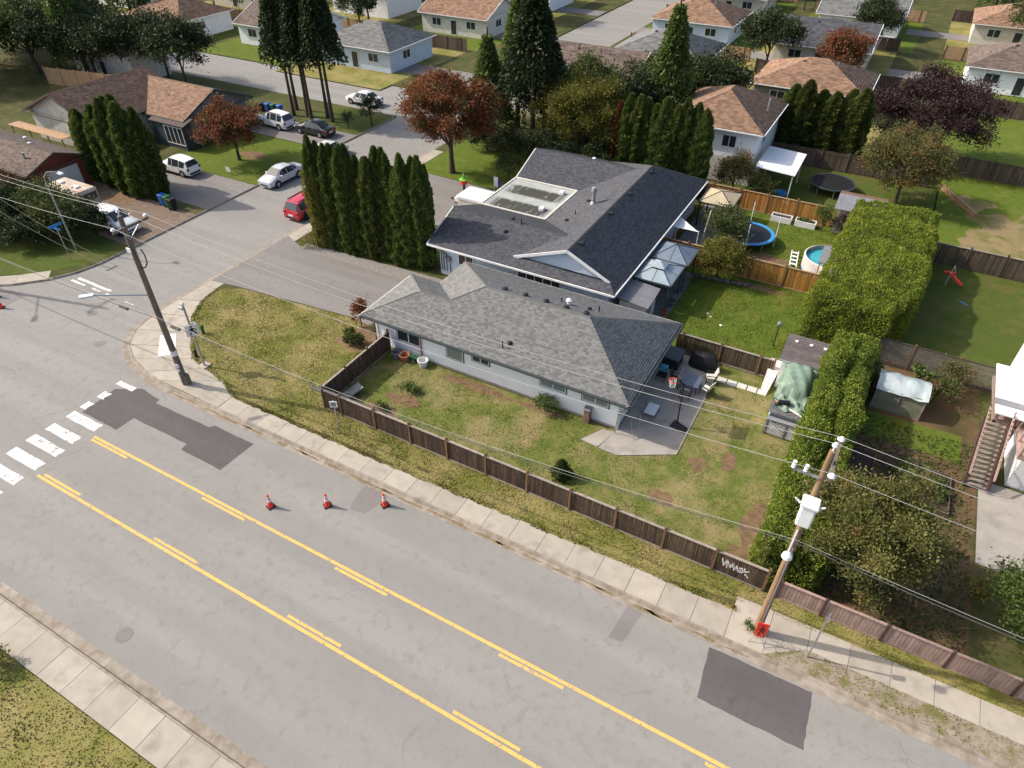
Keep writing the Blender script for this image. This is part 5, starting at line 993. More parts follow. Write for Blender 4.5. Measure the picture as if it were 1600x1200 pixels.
# storage sheds and covered boat beside the narrow hedge
sh = thing('garden_shed', 'brown roofed garden shed with three white roof squares', 'shed', (-.2, 37.1, 0)); MB().box(-1.5, 1.0, 35.95, 38.2, 0, 2.15).build('wall', K['white'], sh)
shr = MB().add([(-1.7, 35.85, 2.2), (1.2, 35.85, 2.2), (1.2, 38.35, 2.45), (-1.7, 38.35, 2.45), (-1.7, 35.85, 2.12), (1.2, 35.85, 2.12), (1.2, 38.35, 2.37), (-1.7, 38.35, 2.37)], [(7, 6, 5, 4), (0, 4, 5, 1), (1, 5, 6, 2), (2, 6, 7, 3), (3, 7, 4, 0)]).build('roof', K['white'], sh)
for k in range(11):
    y0_, y1_ = 35.83+k*.23, 35.83+(k+1)*.23-.012; z0_ = 2.2+.1*(y0_-35.85)
    MB().add([(-1.68, y0_, z0_+.03), (1.22, y0_, z0_+.03), (1.22, y1_, z0_+.035), (-1.68, y1_, z0_+.035), (-1.68, y0_, z0_), (1.22, y0_, z0_)], [(0, 1, 2, 3), (4, 5, 1, 0)]).build('roof_board', mat('roof_board', (.14, .115, .11), (.1, .085, .08), 3, .9, var=.15) if k == 0 else bpy.data.materials['roof_board'], shr)
for x in (-1.2, -.35, .45): MB().box(x, x+.18, 37.6, 37.82, 2.44, 2.47).build('roof_square', K['reflect'], shr)
dw = thing('door_panel', 'white painted door panel with red stains against the dark fence', 'panel', (-1.85, 36, 0)); MB().add([(-2.15, 34.9, .02), (-1.75, 34.8, .02), (-1.45, 37.3, .95), (-2.2, 37.4, .95), (-2.15, 34.9, .07), (-1.75, 34.8, .07), (-1.45, 37.3, 1.), (-2.2, 37.4, 1.)], [(3, 2, 1, 0), (4, 5, 6, 7), (0, 1, 5, 4), (1, 2, 6, 5), (2, 3, 7, 6), (3, 0, 4, 7)]).build('panel', mat('stained_white', (.58, .52, .5), (.5, .44, .42), 2, .7, c3=(.45, .16, .14), s3=2.2, lo3=.62, hi3=.7), dw)
bs = thing('store_shed', 'low rough roofed shed with white lattice front beside the narrow hedge', 'shed', (-.1, 33.7, 0)); MB().box(-1.1, .9, 31.75, 35.8, 0, 1.25).build('wall', K['dark_trim'], bs); MB().box(-1.16, -1.1, 31.75, 35.8, 0, 1.25).build('side_panel', K['white'], bs)
MB().add([(-1.25, 31.9, 1.28), (1.0, 31.9, 1.28), (1.0, 35.82, 1.9), (-1.25, 35.82, 1.9), (-1.25, 31.9, 1.2), (1.0, 31.9, 1.2), (1.0, 35.82, 1.82), (-1.25, 35.82, 1.82)], [(0, 1, 2, 3), (7, 6, 5, 4), (0, 4, 5, 1), (1, 5, 6, 2), (3, 7, 4, 0)]).build('roof', mat('rough_felt', (.17, .165, .16), (.06, .06, .06), 9, .9, .8, 20), bs)
for x in (-1.1, -.05, .88): MB().box(x-.04, x+.04, 31.5, 31.58, 0, 1.05).build('frame_post', K['mid_grey'], bs)
MB().beam((-1.1, 31.54, 1.05), (.9, 31.54, 1.05), .08, .07).build('frame_rail', K['mid_grey'], bs)
MB().add([(-1.15, 31.5, 1.06), (.95, 31.5, 1.06), (.95, 31.95, 1.2), (-1.15, 31.95, 1.2)], [(0, 1, 2, 3)]).build('apron', K['mid_grey'], bs)
for x0_ in (-1.04, .01):
    q = MB()
    for k in range(-8, 9):
        for sgn in (1, -1):
            u0, u1 = k*.12, k*.12+sgn*.95; pts = []
            for t_ in range(21):
                u = u0+(u1-u0)*t_/20; z = .04+.95*t_/20
                if 0 <= u <= .97: pts.append((x0_+u, z))
            if len(pts) > 1: q.beam((pts[0][0], 31.54+.006*sgn, pts[0][1]), (pts[-1][0], 31.54+.006*sgn, pts[-1][1]), .008, .03)
    q.build('lattice', K['white'], bs)
# green tarpaulin: draped, wrinkled sheet
tp = thing('tarpaulin', 'crumpled green tarpaulin over the low shed roof', 'tarpaulin', (-.4, 34, 1.3))
nx, ny = 34, 44; V, F = [], []; r_ = np.random.default_rng(4)
def tarp_z(u, v, x, y):
    base = 1.28+(y-31.9)*.158
    dome = .62*max(0, 1-((x+.35)/.85)**4-((y-34.6)/1.25)**4)**.6 if abs(x+.35) < .9 and abs(y-34.6) < 1.3 else 0
    fold = .09*math.sin(9*x+5*y)+.07*math.sin(13*y-7*x+2*math.sin(3*x))+.03*math.sin(21*x+17*y)
    return base+.07+dome+max(fold*(.3 if dome > .3 else 1.0), -.03)
for j in range(ny+1):
    for i in range(nx+1):
        u, v = i/nx, j/ny; wdt = 1.15-.45*max(0, .5-v)*1.3; x = -.32+(u-.5)*2*wdt*.86+.06*math.sin(v*19)+.0; y = 32.25+v*3.75+.1*math.sin(u*11)
        z = tarp_z(u, v, x, y)
        if x < -1.25: z -= (-1.25-x)*2.2
        V.append((x, y, z)); 
for j in range(ny):
    for i in range(nx): F.append((j*(nx+1)+i, j*(nx+1)+i+1, (j+1)*(nx+1)+i+1, (j+1)*(nx+1)+i))
og = org(tp); link(fast_mesh('tarp', np.array(V)-np.array(og), F, mat('green_tarp', (.2, .27, .2), (.15, .215, .16), 2, .45, .3, 12), None, True), 'sheet', tp)
pp = thing('white_pipe', 'white pipe lying across the low shed roof', 'pipe', (0, 32.3, 1.4)); MB().cyl((-1.1, 32.75, 1.5), (.95, 32.0, 1.38), .05, n=8).build('pipe', K['white'], pp)
tk = thing('black_tank', 'black cylinder with yellow rope beside the tarpaulin', 'tank', (-.6, 32.6, 1.45)); MB().cyl((-.9, 32.55, 1.6), (-.3, 32.75, 1.6), .15, n=14).build('tank', K['black'], tk); MB().tube([(-1.0+.12*math.sin(k*1.3), 32.5+.05*math.cos(k*2.1), 1.62+.14*math.sin(k*1.9)) for k in range(12)], .018).build('rope', mat('rope', (.45, .28, .1), None, 4, .9), tk)
# plastic greenhouse
gh = thing('greenhouse', 'small plastic covered greenhouse behind the narrow hedge', 'greenhouse', (5.2, 37.8, 0))
mp_ = mat('murky_plastic', (.27, .26, .18), (.18, .175, .11), 2, .45, .3, 6); mw_ = mat('milky_plastic', (.45, .5, .49), (.3, .36, .36), 2.2, .28, .9, 4, spec=.6, stretch=(1, .35, 1))
q = MB(); V, F = [], []
for j in range(15):
    for i in range(25):
        u, v = i/24, j/14; x = 3.8+2.75*u; y = 36.75+2.1*v; z = 1.45+.38*math.sin(math.pi*v)**.8+.035*math.sin(14*u+3*v)*math.sin(7*v+2*u)-.05*math.sin(u*9.4)**2; V.append((x, y, z))
F = [(j*25+i, j*25+i+1, (j+1)*25+i+1, (j+1)*25+i) for j in range(14) for i in range(24)]
q.add(V, F); q.build('roof_sheet', mw_, gh, smooth=True)
MB().box(3.9, 6.45, 36.85, 38.75, 0, 1.5).build('wall_sheet', mp_, gh)
for x in (3.88, 5.15, 6.47): MB().box(x-.03, x+.03, 36.8, 36.86, 0, 1.5).build('frame_post', K['rail'], gh)
# garden stakes and beds
for k, (x0_, x1_, y0_, y1_) in enumerate(((3.3, 4.7, 30.2, 32.6), (5.2, 6.8, 30.4, 33.2), (7.2, 8.4, 29.8, 32.8))):
    gb_ = thing('garden_bed', 'timber edged vegetable bed '+['closest to the narrow hedge', 'between two others in the dark garden', 'beside the wooden stair'][k], 'garden bed', ((x0_+x1_)/2, (y0_+y1_)/2, 0)); q = MB(); q.box(x0_, x1_, y0_, y0_+.06, 0, .2); q.box(x0_, x1_, y1_-.06, y1_, 0, .2); q.box(x0_, x0_+.06, y0_+.06, y1_-.06, 0, .2); q.box(x1_-.06, x1_, y0_+.06, y1_-.06, 0, .2); q.build('edging', K['old_board'], gb_); MB().box(x0_+.06, x1_-.06, y0_+.06, y1_-.06, .01, .14).build('soil', mat('bed_soil', (.06, .042, .03), None, 5, .95), gb_)
    if k: cm, _ = crown_mesh(.6, 1.1, .25, .35, 30, 700, .16, LF['green'], 80+k, .28); link(cm, 'plants', gb_, ((x0_+x1_)/2, (y0_+y1_)/2, 0))['kind'] = 'stuff'
# patio furniture
tb_ = thing('patio_table', 'dark rectangular glass topped patio table', 'table', (-6.05, 33.2, .05)); MB().box(-6.7, -5.4, 32.6, 33.8, .68, .72).build('table_top', mat('slate_top', (.1, .12, .15), None, 3, .25, spec=.5), tb_)
for x in (-6.6, -5.5):
    for y in (32.7, 33.7): MB().cyl((x, y, .05), (x, y, .68), .025, n=6).build('leg', K['black'], tb_)
def chair(x, y, rz, label, cush, fr='black'):
    c = thing('patio_chair', label, 'chair', (x, y, .05), rz); MB().bevbox(-.25, .25, -.25, .25, .38, .46, .03).build('seat', K[cush], c, world=False); MB().add([(-.25, .22, .46), (.25, .22, .46), (.25, .36, .98), (-.25, .36, .98), (-.25, .27, .46), (.25, .27, .46), (.25, .41, .98), (-.25, .41, .98)], [(0, 1, 2, 3), (7, 6, 5, 4), (0, 4, 5, 1), (1, 5, 6, 2), (2, 6, 7, 3), (3, 7, 4, 0)]).build('backrest', K[cush], c, world=False)
    for sx in (-.27, .27):
        for sy in (-.24, .26): MB().cyl((sx, sy, 0), (sx, sy, .6), .02, n=6).build('leg', K[fr], c, world=False)
        MB().beam((sx, -.26, .62), (sx, .3, .62), .05, .03).build('armrest', K[fr], c, world=False)
chair(-5.95, 32.2, math.pi, 'dark mesh patio chair tucked at the slate table', 'mid_grey'); chair(-6.9, 33.2, math.pi/2, 'black patio chair between table and bungalow', 'black'); chair(-5.0, 33.2, -math.pi*.6, 'cream cushioned patio chair beside the table', 'offwhite'); chair(-5.1, 34.4, -math.pi*.4, 'cream cushioned patio chair beside the dark grill', 'offwhite')
gr_ = thing('covered_grill', 'barbecue under a black cover against the fence', 'barbecue', (-5.9, 35.6, .05)); cm = MB(); 
V, F = [], []
for j in range(9):
    for i in range(20):
        a = 2*math.pi*i/20; t = j/8; rx_, ry_ = .95-.35*t**2, .42-.16*t**2; V.append((rx_*math.cos(a)*(1+.05*math.sin(5*a+j)), ry_*math.sin(a)*(1+.06*math.sin(4*a)), 1.05*t**.8+.03*math.sin(3*a)))
F = [(j*20+i, j*20+(i+1) % 20, (j+1)*20+(i+1) % 20, (j+1)*20+i) for j in range(8) for i in range(20)]; q = MB(); q.add(V, F); q.f.append(tuple(range(160, 180))); q.build('cover', K['black'], gr_, world=False, smooth=True)
bx_ = thing('storage_box', 'black storage box under the bungalow eave', 'box', (-7.7, 35.0, .05)); MB().bevbox(-8.2, -7.2, 34.4, 35.7, .05, .8, .03).build('box', K['black'], bx_); MB().bevbox(-8.25, -7.15, 34.35, 35.75, .81, .9, .02).build('lid', mat('grey_lid', (.06, .065, .075), None, 3, .4), bx_)
bl = thing('towel_chair', 'chair draped with a turquoise towel under the bungalow eave', 'chair', (-7.8, 33.2, .05)); MB().bevbox(-8.1, -7.5, 32.9, 33.5, .4, .48, .02).build('seat', K['black'], bl); MB().bevbox(-8.05, -7.55, 33.35, 33.6, .48, 1.05, .08).build('towel', mat('turquoise_towel', (.03, .22, .3), (.1, .4, .5), 6, .9), bl)
for x in (-8.05, -7.55):
    for y in (32.95, 33.45): MB().cyl((x, y, .05), (x, y, .42), .02, n=6).build('leg', K['black'], bl)
bb = thing('basketball_hoop', 'portable basketball hoop with orange rim on the patio', 'basketball hoop', (-5.5, 29.8, .05))
MB().add([(-5.95, 29.35, .05), (-5.0, 29.15, .05), (-4.9, 29.65, .05), (-5.85, 29.9, .05), (-5.85, 29.45, .3), (-5.15, 29.3, .22), (-5.1, 29.6, .22), (-5.8, 29.8, .3)], [(3, 2, 1, 0), (4, 5, 6, 7), (0, 1, 5, 4), (1, 2, 6, 5), (2, 3, 7, 6), (3, 0, 4, 7)]).build('base', K['black'], bb)
MB().cyl((-5.6, 29.6, .2), (-5.7, 29.8, 3.0), .045, n=8).build('pole', K['black'], bb); MB().beam((-5.7, 29.8, 2.9), (-6.0, 29.85, 3.15), .06, .06).build('arm', K['black'], bb)
MB().box(-6.04, -6.0, 29.3, 30.4, 2.85, 3.6).build('backboard', mat('smoky_board', (.05, .05, .055), None, 3, .3), bb)
q = MB(); cx_, cy_ = -6.32, 29.85
for k in range(20): a, b = 2*math.pi*k/20, 2*math.pi*(k+1)/20; q.cyl((cx_+.24*math.cos(a), cy_+.24*math.sin(a), 2.95), (cx_+.24*math.cos(b), cy_+.24*math.sin(b), 2.95), .022, n=6, caps=False)
q.build('rim', K['orange'], bb); q = MB()
for k in range(12): a = 2*math.pi*k/12; q.cyl((cx_+.23*math.cos(a), cy_+.23*math.sin(a), 2.94), (cx_+.14*math.cos(a+.5), cy_+.14*math.sin(a+.5), 2.5), .012, n=4).cyl((cx_+.23*math.cos(a), cy_+.23*math.sin(a), 2.94), (cx_+.14*math.cos(a-.5), cy_+.14*math.sin(a-.5), 2.5), .012, n=4)
q.build('net', K['reflect'], bb)
tt = thing('white_board', 'white rectangular board lying on a low crate on the patio', 'board', (-7.2, 30.0, .05)); MB().box(-7.55, -6.9, 29.6, 30.4, .05, .28).build('crate', K['mid_grey'], tt); MB().box(-7.6, -6.95, 29.5, 30.5, .285, .32).build('board', K['white'], tt)
aw = thing('drying_rack', 'thin metal drying rack at the bungalow corner', 'rack', (-8.1, 27.6, .05))
for a, b in (((-8.5, 27.3, .05), (-8.4, 27.3, 1.5)), ((-7.3, 27.3, .05), (-7.9, 27.8, 1.2)), ((-8.4, 27.3, 1.5), (-7.3, 27.9, 1.5)), ((-7.3, 27.9, 1.5), (-7.2, 27.6, .05)), ((-8.4, 27.3, 1.5), (-8.2, 28., 1.5))): MB().cyl(a, b, .022, n=6).build('rod', K['rail'], aw)
ac = thing('brick_pillar', 'short brick pillar with grey cap against the bungalow wall', 'pillar', (-10.25, 27.45, 0)); MB().bevbox(-10.45, -10.1, 27.3, 27.65, 0, .95, .02).build('pillar', mat('tan_brick', (.25, .16, .11), (.16, .1, .07), 7, .9), ac); MB().bevbox(-10.5, -10.05, 27.25, 27.7, .95, 1.05, .02).build('cap', K['mid_grey'], ac)
bc = thing('bench', 'grey tipped bench leaning in the fence corner', 'bench', (-23.7, 22.6, 0)); MB().add([(-24.2, 22.0, .12), (-23.6, 21.8, .12), (-23.1, 23.2, .45), (-23.7, 23.4, .45), (-24.2, 22.0, .18), (-23.6, 21.8, .18), (-23.1, 23.2, .51), (-23.7, 23.4, .51)], [(3, 2, 1, 0), (4, 5, 6, 7), (0, 1, 5, 4), (1, 2, 6, 5), (2, 3, 7, 6), (3, 0, 4, 7)]).build('seat', mat('bench_grey', (.25, .25, .24), None, 3, .7), bc)
for x, y, h_ in ((-23.9, 22.0, .14), (-23.4, 23.1, .4), (-23.3, 22.5, .25)): MB().box(x-.04, x+.04, y-.04, y+.04, 0, h_).build('leg', K['mid_grey'], bc)
for k, (x, y, m_, lb) in enumerate(((-23.5, 27.1, 'mid_grey', 'grey tub against the bungalow wall beside the fence'), (-21.55, 27.2, 'white', 'white oval tub against the bungalow wall'), (-22.9, 27.1, 'terracotta', 'brown pot between tubs under the dark window'))):
    t_ = thing('garden_tub', lb, 'tub', (x, y, 0)); MB().lathe([(.24, 0), (.33, .42), (.36, .44), (.36, .48), (.3, .48), (.25, .2)], 16, (x, y, 0)).build('tub', K[m_], t_)
for k, x in enumerate((-22.5, -22.1)):
    s_ = thing('garden_chair', 'green folding chair frame under the dark bungalow window '+('beside the brown pot' if k == 0 else 'beside the downspout'), 'chair', (x, 27.3, 0)); MB().box(x-.18, x+.18, 27.1, 27.45, .4, .44).build('seat', K['green_bin'], s_); 
    for sx in (-.17, .17): MB().cyl((x+sx, 27.1, 0), (x+sx, 27.5, .95), .018, n=6).cyl((x+sx, 27.48, 0), (x+sx, 27.12, .42), .018, n=6).build('leg', K['grey_metal'], s_)
for x, y in ((-3.72, 51.0), (-3.24, 51.0), (-4.0, 53.2), (-3.52, 53.2)): MB().box(x-.03, x+.03, y-.03, y+.03, 0, .32).build('foot', K['white'], ld)
# small things
for k in range(9):
    st_ = thing('edging_stone', 'grey boulder edging the shrub bed behind the back lawn', 'stone', (-9.6+k*.45, 46.3+.06*k, 0), random.random()*3, 'stones edging the shrub bed'); V = MB().lathe([(.12, 0), (.22, .06), (.24, .14), (.14, .24)], 7); V.v = [(x*random.uniform(.8, 1.2), y*random.uniform(.8, 1.2), z) for x, y, z in V.v]; V.build('stone', K['stone'], st_, world=False)
ll = thing('lamp_post', 'small dark garden lamp post on the back lawn', 'lamp', (-2.5, 40.2, 0)); MB().cyl((-2.5, 40.2, 0), (-2.5, 40.2, 1.6), .035, n=8).build('post', K['black'], ll); MB().lathe([(.06, 0), (.14, .05), (.16, .22), (.05, .32)], 10, (-2.5, 40.2, 1.6)).build('lantern', K['mid_grey'], ll)
rt_ = thing('toy_plane', 'red orange toy swing on the shaded lawn', 'toy', (7.4, 54.5, 0))
MB().cyl((7.0, 54.2, 0), (7.1, 54.3, 1.6), .03, n=6).cyl((7.7, 55, 0), (7.1, 54.3, 1.6), .03, n=6).build('stand', K['offwhite'], rt_); MB().bevbox(6.6, 7.4, 54.3, 54.6, .8, .95, .03).build('seat', K['red'], rt_); MB().beam((6.9, 54.4, 1.0), (8.0, 54.0, .35), .25, .1).build('slide', K['orange'], rt_)
bw = thing('toy_bat', 'blue plastic bat lying on the shaded lawn', 'toy', (8.2, 51.9, .02)); MB().cyl((8.0, 52.1, .06), (8.6, 51.7, .06), .05, .03, 8).build('bat', K['cyan'], bw)
gn = thing('pumpkin_figure', 'orange pumpkin lawn figure with green pointed hat beside the trailer', 'ornament', (-33.0, 50.4, .03)); MB().cyl((-33., 50.4, .03), (-33., 50.4, .8), .14, .1, 8).build('post', K['black'], gn); MB().lathe([(.1, .8), (.28, .9), (.34, 1.1), (.26, 1.3), (.1, 1.36)], 14, (-33., 50.4, .03)).build('pumpkin', K['orange'], gn); MB().lathe([(.45, 1.34), (.22, 1.4), (.1, 1.75), (.01, 2.0)], 12, (-33., 50.4, .03)).build('hat', mat('lime_felt', (.2, .5, .06), None, 3, .8), gn)
fl = thing('flag_banner', 'white and purple banner on a post behind the trailer', 'banner', (-30.6, 51.8, .0)); MB().cyl((-30.6, 51.8, 0), (-30.6, 51.8, 1.7), .03, n=6).build('post', K['white'], fl); MB().box(-30.56, -30.2, 51.79, 51.81, .7, 1.6).build('cloth', K['white'], fl); MB().box(-30.19, -29.8, 51.79, 51.81, .6, 1.45).build('cloth', mat('purple_cloth', (.06, .05, .2), None, 3, .9), fl)
fs = thing('yard_sign', 'small white sign on the lawn beside the white hatchback', 'sign', (-55.5, 43.0, 0)); MB().box(-55.8, -55.2, 42.99, 43.01, .25, .7).build('sign_face', K['reflect'], fs)
for x in (-55.7, -55.3): MB().cyl((x, 43.02, 0), (x, 43.02, .3), .015, n=6).build('leg', K['grey_metal'], fs)
rw = thing('retaining_beam', 'pale timber retaining beam across the rough field corner', 'beam', (6.6, 71, 0)); MB().beam((5.6, 73.2, .2), (8.6, 67.8, .2), .25, .45).build('beam', K['cedar_rail'], rw)
for k, (x, y) in enumerate(((-6.2, 40.8), (-7.4, 41.8), (-7.1, 41.5))):
    b_ = thing('litter', 'small white scrap lying on the green back lawn', 'litter', (x, y, .01), k, 'white scraps on the lawn'); MB().add([(-.09, -.06, 0), (.08, -.07, .01), (.1, .06, .03), (-.07, .08, .05)], [(0, 1, 2, 3)]).build('scrap', K['white'], b_, world=False)
# ================================================================== vegetation
def hedge(name, label, poly, h, dens, leafs, leaf=.2, seed=5, lump=.18, cat='hedge'):
    global rng; rng = np.random.default_rng(seed)
    P = np.array(poly, float); c0 = P.mean(0); n_ = len(P); pts, nor = [], []
    kv = rand_dirs(26)*np.exp(rng.uniform(np.log(1.), np.log(9.), 26))[:, None]; kp = rng.uniform(0, 6.283, 26); ka = 1/np.linalg.norm(kv, axis=1)**.45; ka /= np.sqrt((ka**2).sum()/2)
    def lum(p): return lump*.62*(np.sin(p@kv.T+kp)*ka).sum(1)
    for i in range(n_):
        a, b = P[i], P[(i+1) % n_]; L_ = np.linalg.norm(b-a); m = int(L_*h*dens); t = rng.random(m); z = rng.random(m)**.9*h
        q = a+(b-a)*t[:, None]; nn = np.array([b[1]-a[1], a[0]-b[0]])/L_; edge = np.clip((z-h+.5)/.5, 0, 1)**2*.35
        pts.append(np.c_[q-nn*edge[:, None], z]); nor.append(np.tile([nn[0], nn[1], .35], (m, 1)))
    lo, hi = P.min(0), P.max(0); m = int(np.prod(hi-lo)*dens*1.25); q = rng.uniform(lo, hi, (m, 2)); ins = np.ones(m, bool); sgn = np.sign(np.cross(P[1]-P[0], P[2]-P[1]))
    ed = np.full(m, 9.)
    for i in range(n_):
        a, b = P[i], P[(i+1) % n_]; dd = sgn*((b[0]-a[0])*(q[:, 1]-a[1])-(b[1]-a[1])*(q[:, 0]-a[0]))/np.linalg.norm(b-a); ins &= dd > 0; ed = np.minimum(ed, dd)
    q = q[ins]; ed = ed[ins]; pts.append(np.c_[q, h-.3*np.clip(1-ed/.6, 0, 1)**2]); nor.append(np.tile([0, 0, 1.], (len(q), 1)))
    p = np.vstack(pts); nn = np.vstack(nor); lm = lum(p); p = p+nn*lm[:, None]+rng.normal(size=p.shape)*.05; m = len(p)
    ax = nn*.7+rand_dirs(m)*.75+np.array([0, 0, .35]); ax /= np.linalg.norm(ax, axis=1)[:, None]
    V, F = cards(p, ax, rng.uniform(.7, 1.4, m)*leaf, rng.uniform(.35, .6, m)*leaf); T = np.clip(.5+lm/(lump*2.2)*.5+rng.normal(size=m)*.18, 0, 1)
    k = n_; core = []
    sz = hi-lo; ins_ = .26+lump*.9
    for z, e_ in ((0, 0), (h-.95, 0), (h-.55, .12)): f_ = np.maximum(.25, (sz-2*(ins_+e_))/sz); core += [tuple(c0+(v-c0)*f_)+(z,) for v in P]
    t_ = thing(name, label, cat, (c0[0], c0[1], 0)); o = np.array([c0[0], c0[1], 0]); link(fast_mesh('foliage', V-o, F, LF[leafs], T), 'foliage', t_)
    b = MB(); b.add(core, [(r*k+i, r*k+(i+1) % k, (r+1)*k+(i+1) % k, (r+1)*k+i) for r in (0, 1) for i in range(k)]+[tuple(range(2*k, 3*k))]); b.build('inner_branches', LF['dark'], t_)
    return t_
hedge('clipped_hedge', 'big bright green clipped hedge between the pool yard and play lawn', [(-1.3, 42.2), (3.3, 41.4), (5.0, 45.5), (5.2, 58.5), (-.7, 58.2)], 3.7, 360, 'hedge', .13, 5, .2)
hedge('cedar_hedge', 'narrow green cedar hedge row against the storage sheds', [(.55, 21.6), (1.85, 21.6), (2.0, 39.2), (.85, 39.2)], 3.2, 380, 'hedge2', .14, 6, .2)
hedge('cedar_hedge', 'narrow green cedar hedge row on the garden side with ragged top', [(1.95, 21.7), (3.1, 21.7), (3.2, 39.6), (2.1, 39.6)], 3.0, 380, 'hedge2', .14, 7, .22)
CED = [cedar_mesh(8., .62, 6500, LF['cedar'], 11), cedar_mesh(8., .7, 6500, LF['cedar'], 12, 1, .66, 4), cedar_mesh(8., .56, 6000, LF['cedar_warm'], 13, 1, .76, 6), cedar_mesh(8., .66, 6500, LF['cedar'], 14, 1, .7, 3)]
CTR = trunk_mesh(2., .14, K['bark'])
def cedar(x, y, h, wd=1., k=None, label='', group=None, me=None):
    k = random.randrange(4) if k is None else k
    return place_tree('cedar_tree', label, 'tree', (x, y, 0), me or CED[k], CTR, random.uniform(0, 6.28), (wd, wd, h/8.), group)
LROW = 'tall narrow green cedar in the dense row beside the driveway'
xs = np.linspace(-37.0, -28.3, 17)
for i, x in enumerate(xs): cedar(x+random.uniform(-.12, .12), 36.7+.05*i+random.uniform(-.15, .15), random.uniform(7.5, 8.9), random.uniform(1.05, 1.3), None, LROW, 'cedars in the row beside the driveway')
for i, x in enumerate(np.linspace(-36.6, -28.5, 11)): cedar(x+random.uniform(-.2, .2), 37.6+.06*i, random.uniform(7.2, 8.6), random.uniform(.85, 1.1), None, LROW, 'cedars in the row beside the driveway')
iv = cedar(-37.7, 36.5, 8.9, 1.05, 0, 'cedar at the street end of the row, overgrown with yellow vine'); vm = cedar_mesh(6.6, .84, 3600, LF['vine'], 21, .6, .8, 2); link(vm, 'vine', iv)
sb_ = tree('vine_bush', 'yellow green vine spilling at the foot of the cedar row', (-38.3, 35.9, 0), 1.1, .9, .8, .6, 'vine', 700, .14, 18, 31, .05, .3, cat='shrub')
LG = 'dark green cedar in the tall clump beside the dirt driveway'
for x, y, h, w_ in ((-66.6, 36.6, 6.2, 1.3), (-65.2, 36.2, 6.6, 1.3), (-63.9, 36.6, 7., 1.3), (-62.6, 35.9, 7.4, 1.5), (-61.4, 36.4, 8.2, 1.5), (-60.4, 35.6, 8.4, 1.5), (-59.4, 36.2, 8.7, 1.6), (-58.4, 35.7, 8.3, 1.6), (-57.5, 36.3, 7.9, 1.5), (-56.9, 36.0, 6.6, 1.4), (-60.8, 37.2, 7.8, 1.4)): cedar(x, y, h, w_, None, LG, 'cedars in the clump by the dirt drive')
for i, x in enumerate(np.linspace(-21.4, -14.3, 9)): cedar(x, 60.6+random.uniform(-.25, .25), 7.6+.05*i+random.uniform(-.4, .4), random.uniform(1.35, 1.65), None, 'tall pointed cedar in the row behind the duplex', 'cedars behind the duplex')
cedar(-22.4, 60.7, 7.0, 1.05, 0, 'dead rust brown cedar at the end of the row behind the duplex', None, cedar_mesh(8., .6, 5000, LF['brown'], 22))
for i, (x, y) in enumerate(((-9.6, 75.2), (-8.2, 74.6), (-6.9, 75.4), (-5.6, 74.8), (-4.3, 75.3), (-3.1, 74.8))): cedar(x, y, random.uniform(6.4, 7.6), 1.9, None, 'broad dark cedar behind the old brown fence', 'cedars behind the old brown fence')
tree('red_maple', 'large orange red maple behind the cedar row', (-36.6, 53.9, 0), 9.4, 4.3, 4.3, 3.6, 'maple_red', 42000, .23, 110, 41, .28, .14)
tree('japanese_maple', 'small rust red maple on the green lawn', (-57.3, 46.1, 0), 5.6, 3.2, 3.0, 1.9, 'jmaple', 15000, .24, 60, 42, .16, .18)
tree('birch_tree', 'yellow green autumn tree behind the duplex', (-26.6, 62.6, 0), 8.2, 4.9, 3.6, 3.5, 'yellow_green', 36000, .21, 100, 43, .2, .15)
tree('shrub', 'round glossy shrub at the duplex corner behind the trailer', (-30.6, 54.6, 0), 2.7, 1.6, 1.5, 1.2, 'green', 1600, .2, 26, 44, .08, .25, cat='shrub')
tree('shrub', 'round yellow green bush leaning over the cedar fence', (-8.2, 46.8, 0), 3.2, 1.9, 1.6, 1.5, 'yellow_green', 9000, .15, 60, 45, .08, .22, cat='shrub')
tree('shrub', 'grey green bush beside the leaning pale post', (-9.3, 52., 0), 3.3, 1.9, 1.8, 1.5, 'green', 9000, .15, 60, 46, .1, .22, cat='shrub')
tree('shrub', 'pale flowering shrub behind the cedar fence beside the white house', (-11.3, 62.4, 0), 3.6, 2.0, 1.6, 1.6, 'apple', 6500, .17, 44, 47, .1, .24, cat='shrub')
tree('shrub', 'low pinkish shrub under the white canopy edge', (-9.0, 62.2, 0), 2.2, 1.3, 1.1, 1.0, 'orange_green', 1200, .18, 24, 48, .07, .26, cat='shrub')
tree('shrub', 'brown red leafed shrub before the grey shed', (-.6, 57.6, 0), 2.5, 1.3, 1.1, 1.0, 'plum', 4200, .14, 36, 49, .08, .22, cat='shrub')
tree('shrub', 'light green climbing shrub at the end of the planter boxes', (-2.7, 58.7, 0), 2.7, .7, .7, 1.2, 'leaf_light', 1000, .15, 20, 50, .06, .26, cat='shrub')
tree('apple_tree', 'olive green apple tree behind the grey shed', (2.2, 67.6, 0), 6.6, 3.6, 3.4, 2.9, 'apple', 34000, .17, 90, 51, .16, .15)
tree('plum_tree', 'dark purple leafed tree behind the olive green apple tree', (3.2, 79.6, 0), 8.2, 5.4, 4.6, 3.6, 'plum', 40000, .22, 100, 52, .25, .15)
tree('fruit_tree', 'leafy fruit tree turning brown above the pink fence', (4.6, 24.1, 0), 5.3, 2.9, 3.0, 2.6, 'orange_green', 60000, .125, 110, 53, .14, .14, asp=.55)
tree('shrub', 'green and yellow vines along the garden edge by the pink fence', (11.6, 24.6, 0), 2.4, 1.6, 2.4, 1.2, 'leaf_light', 5200, .17, 44, 54, .07, .26, cat='shrub')
tree('shrub', 'small yellow leafed plant in the dark garden', (9.5, 25.2, 0), 1.1, .5, .5, .5, 'vine', 420, .15, 12, 55, .04, .3, cat='shrub')
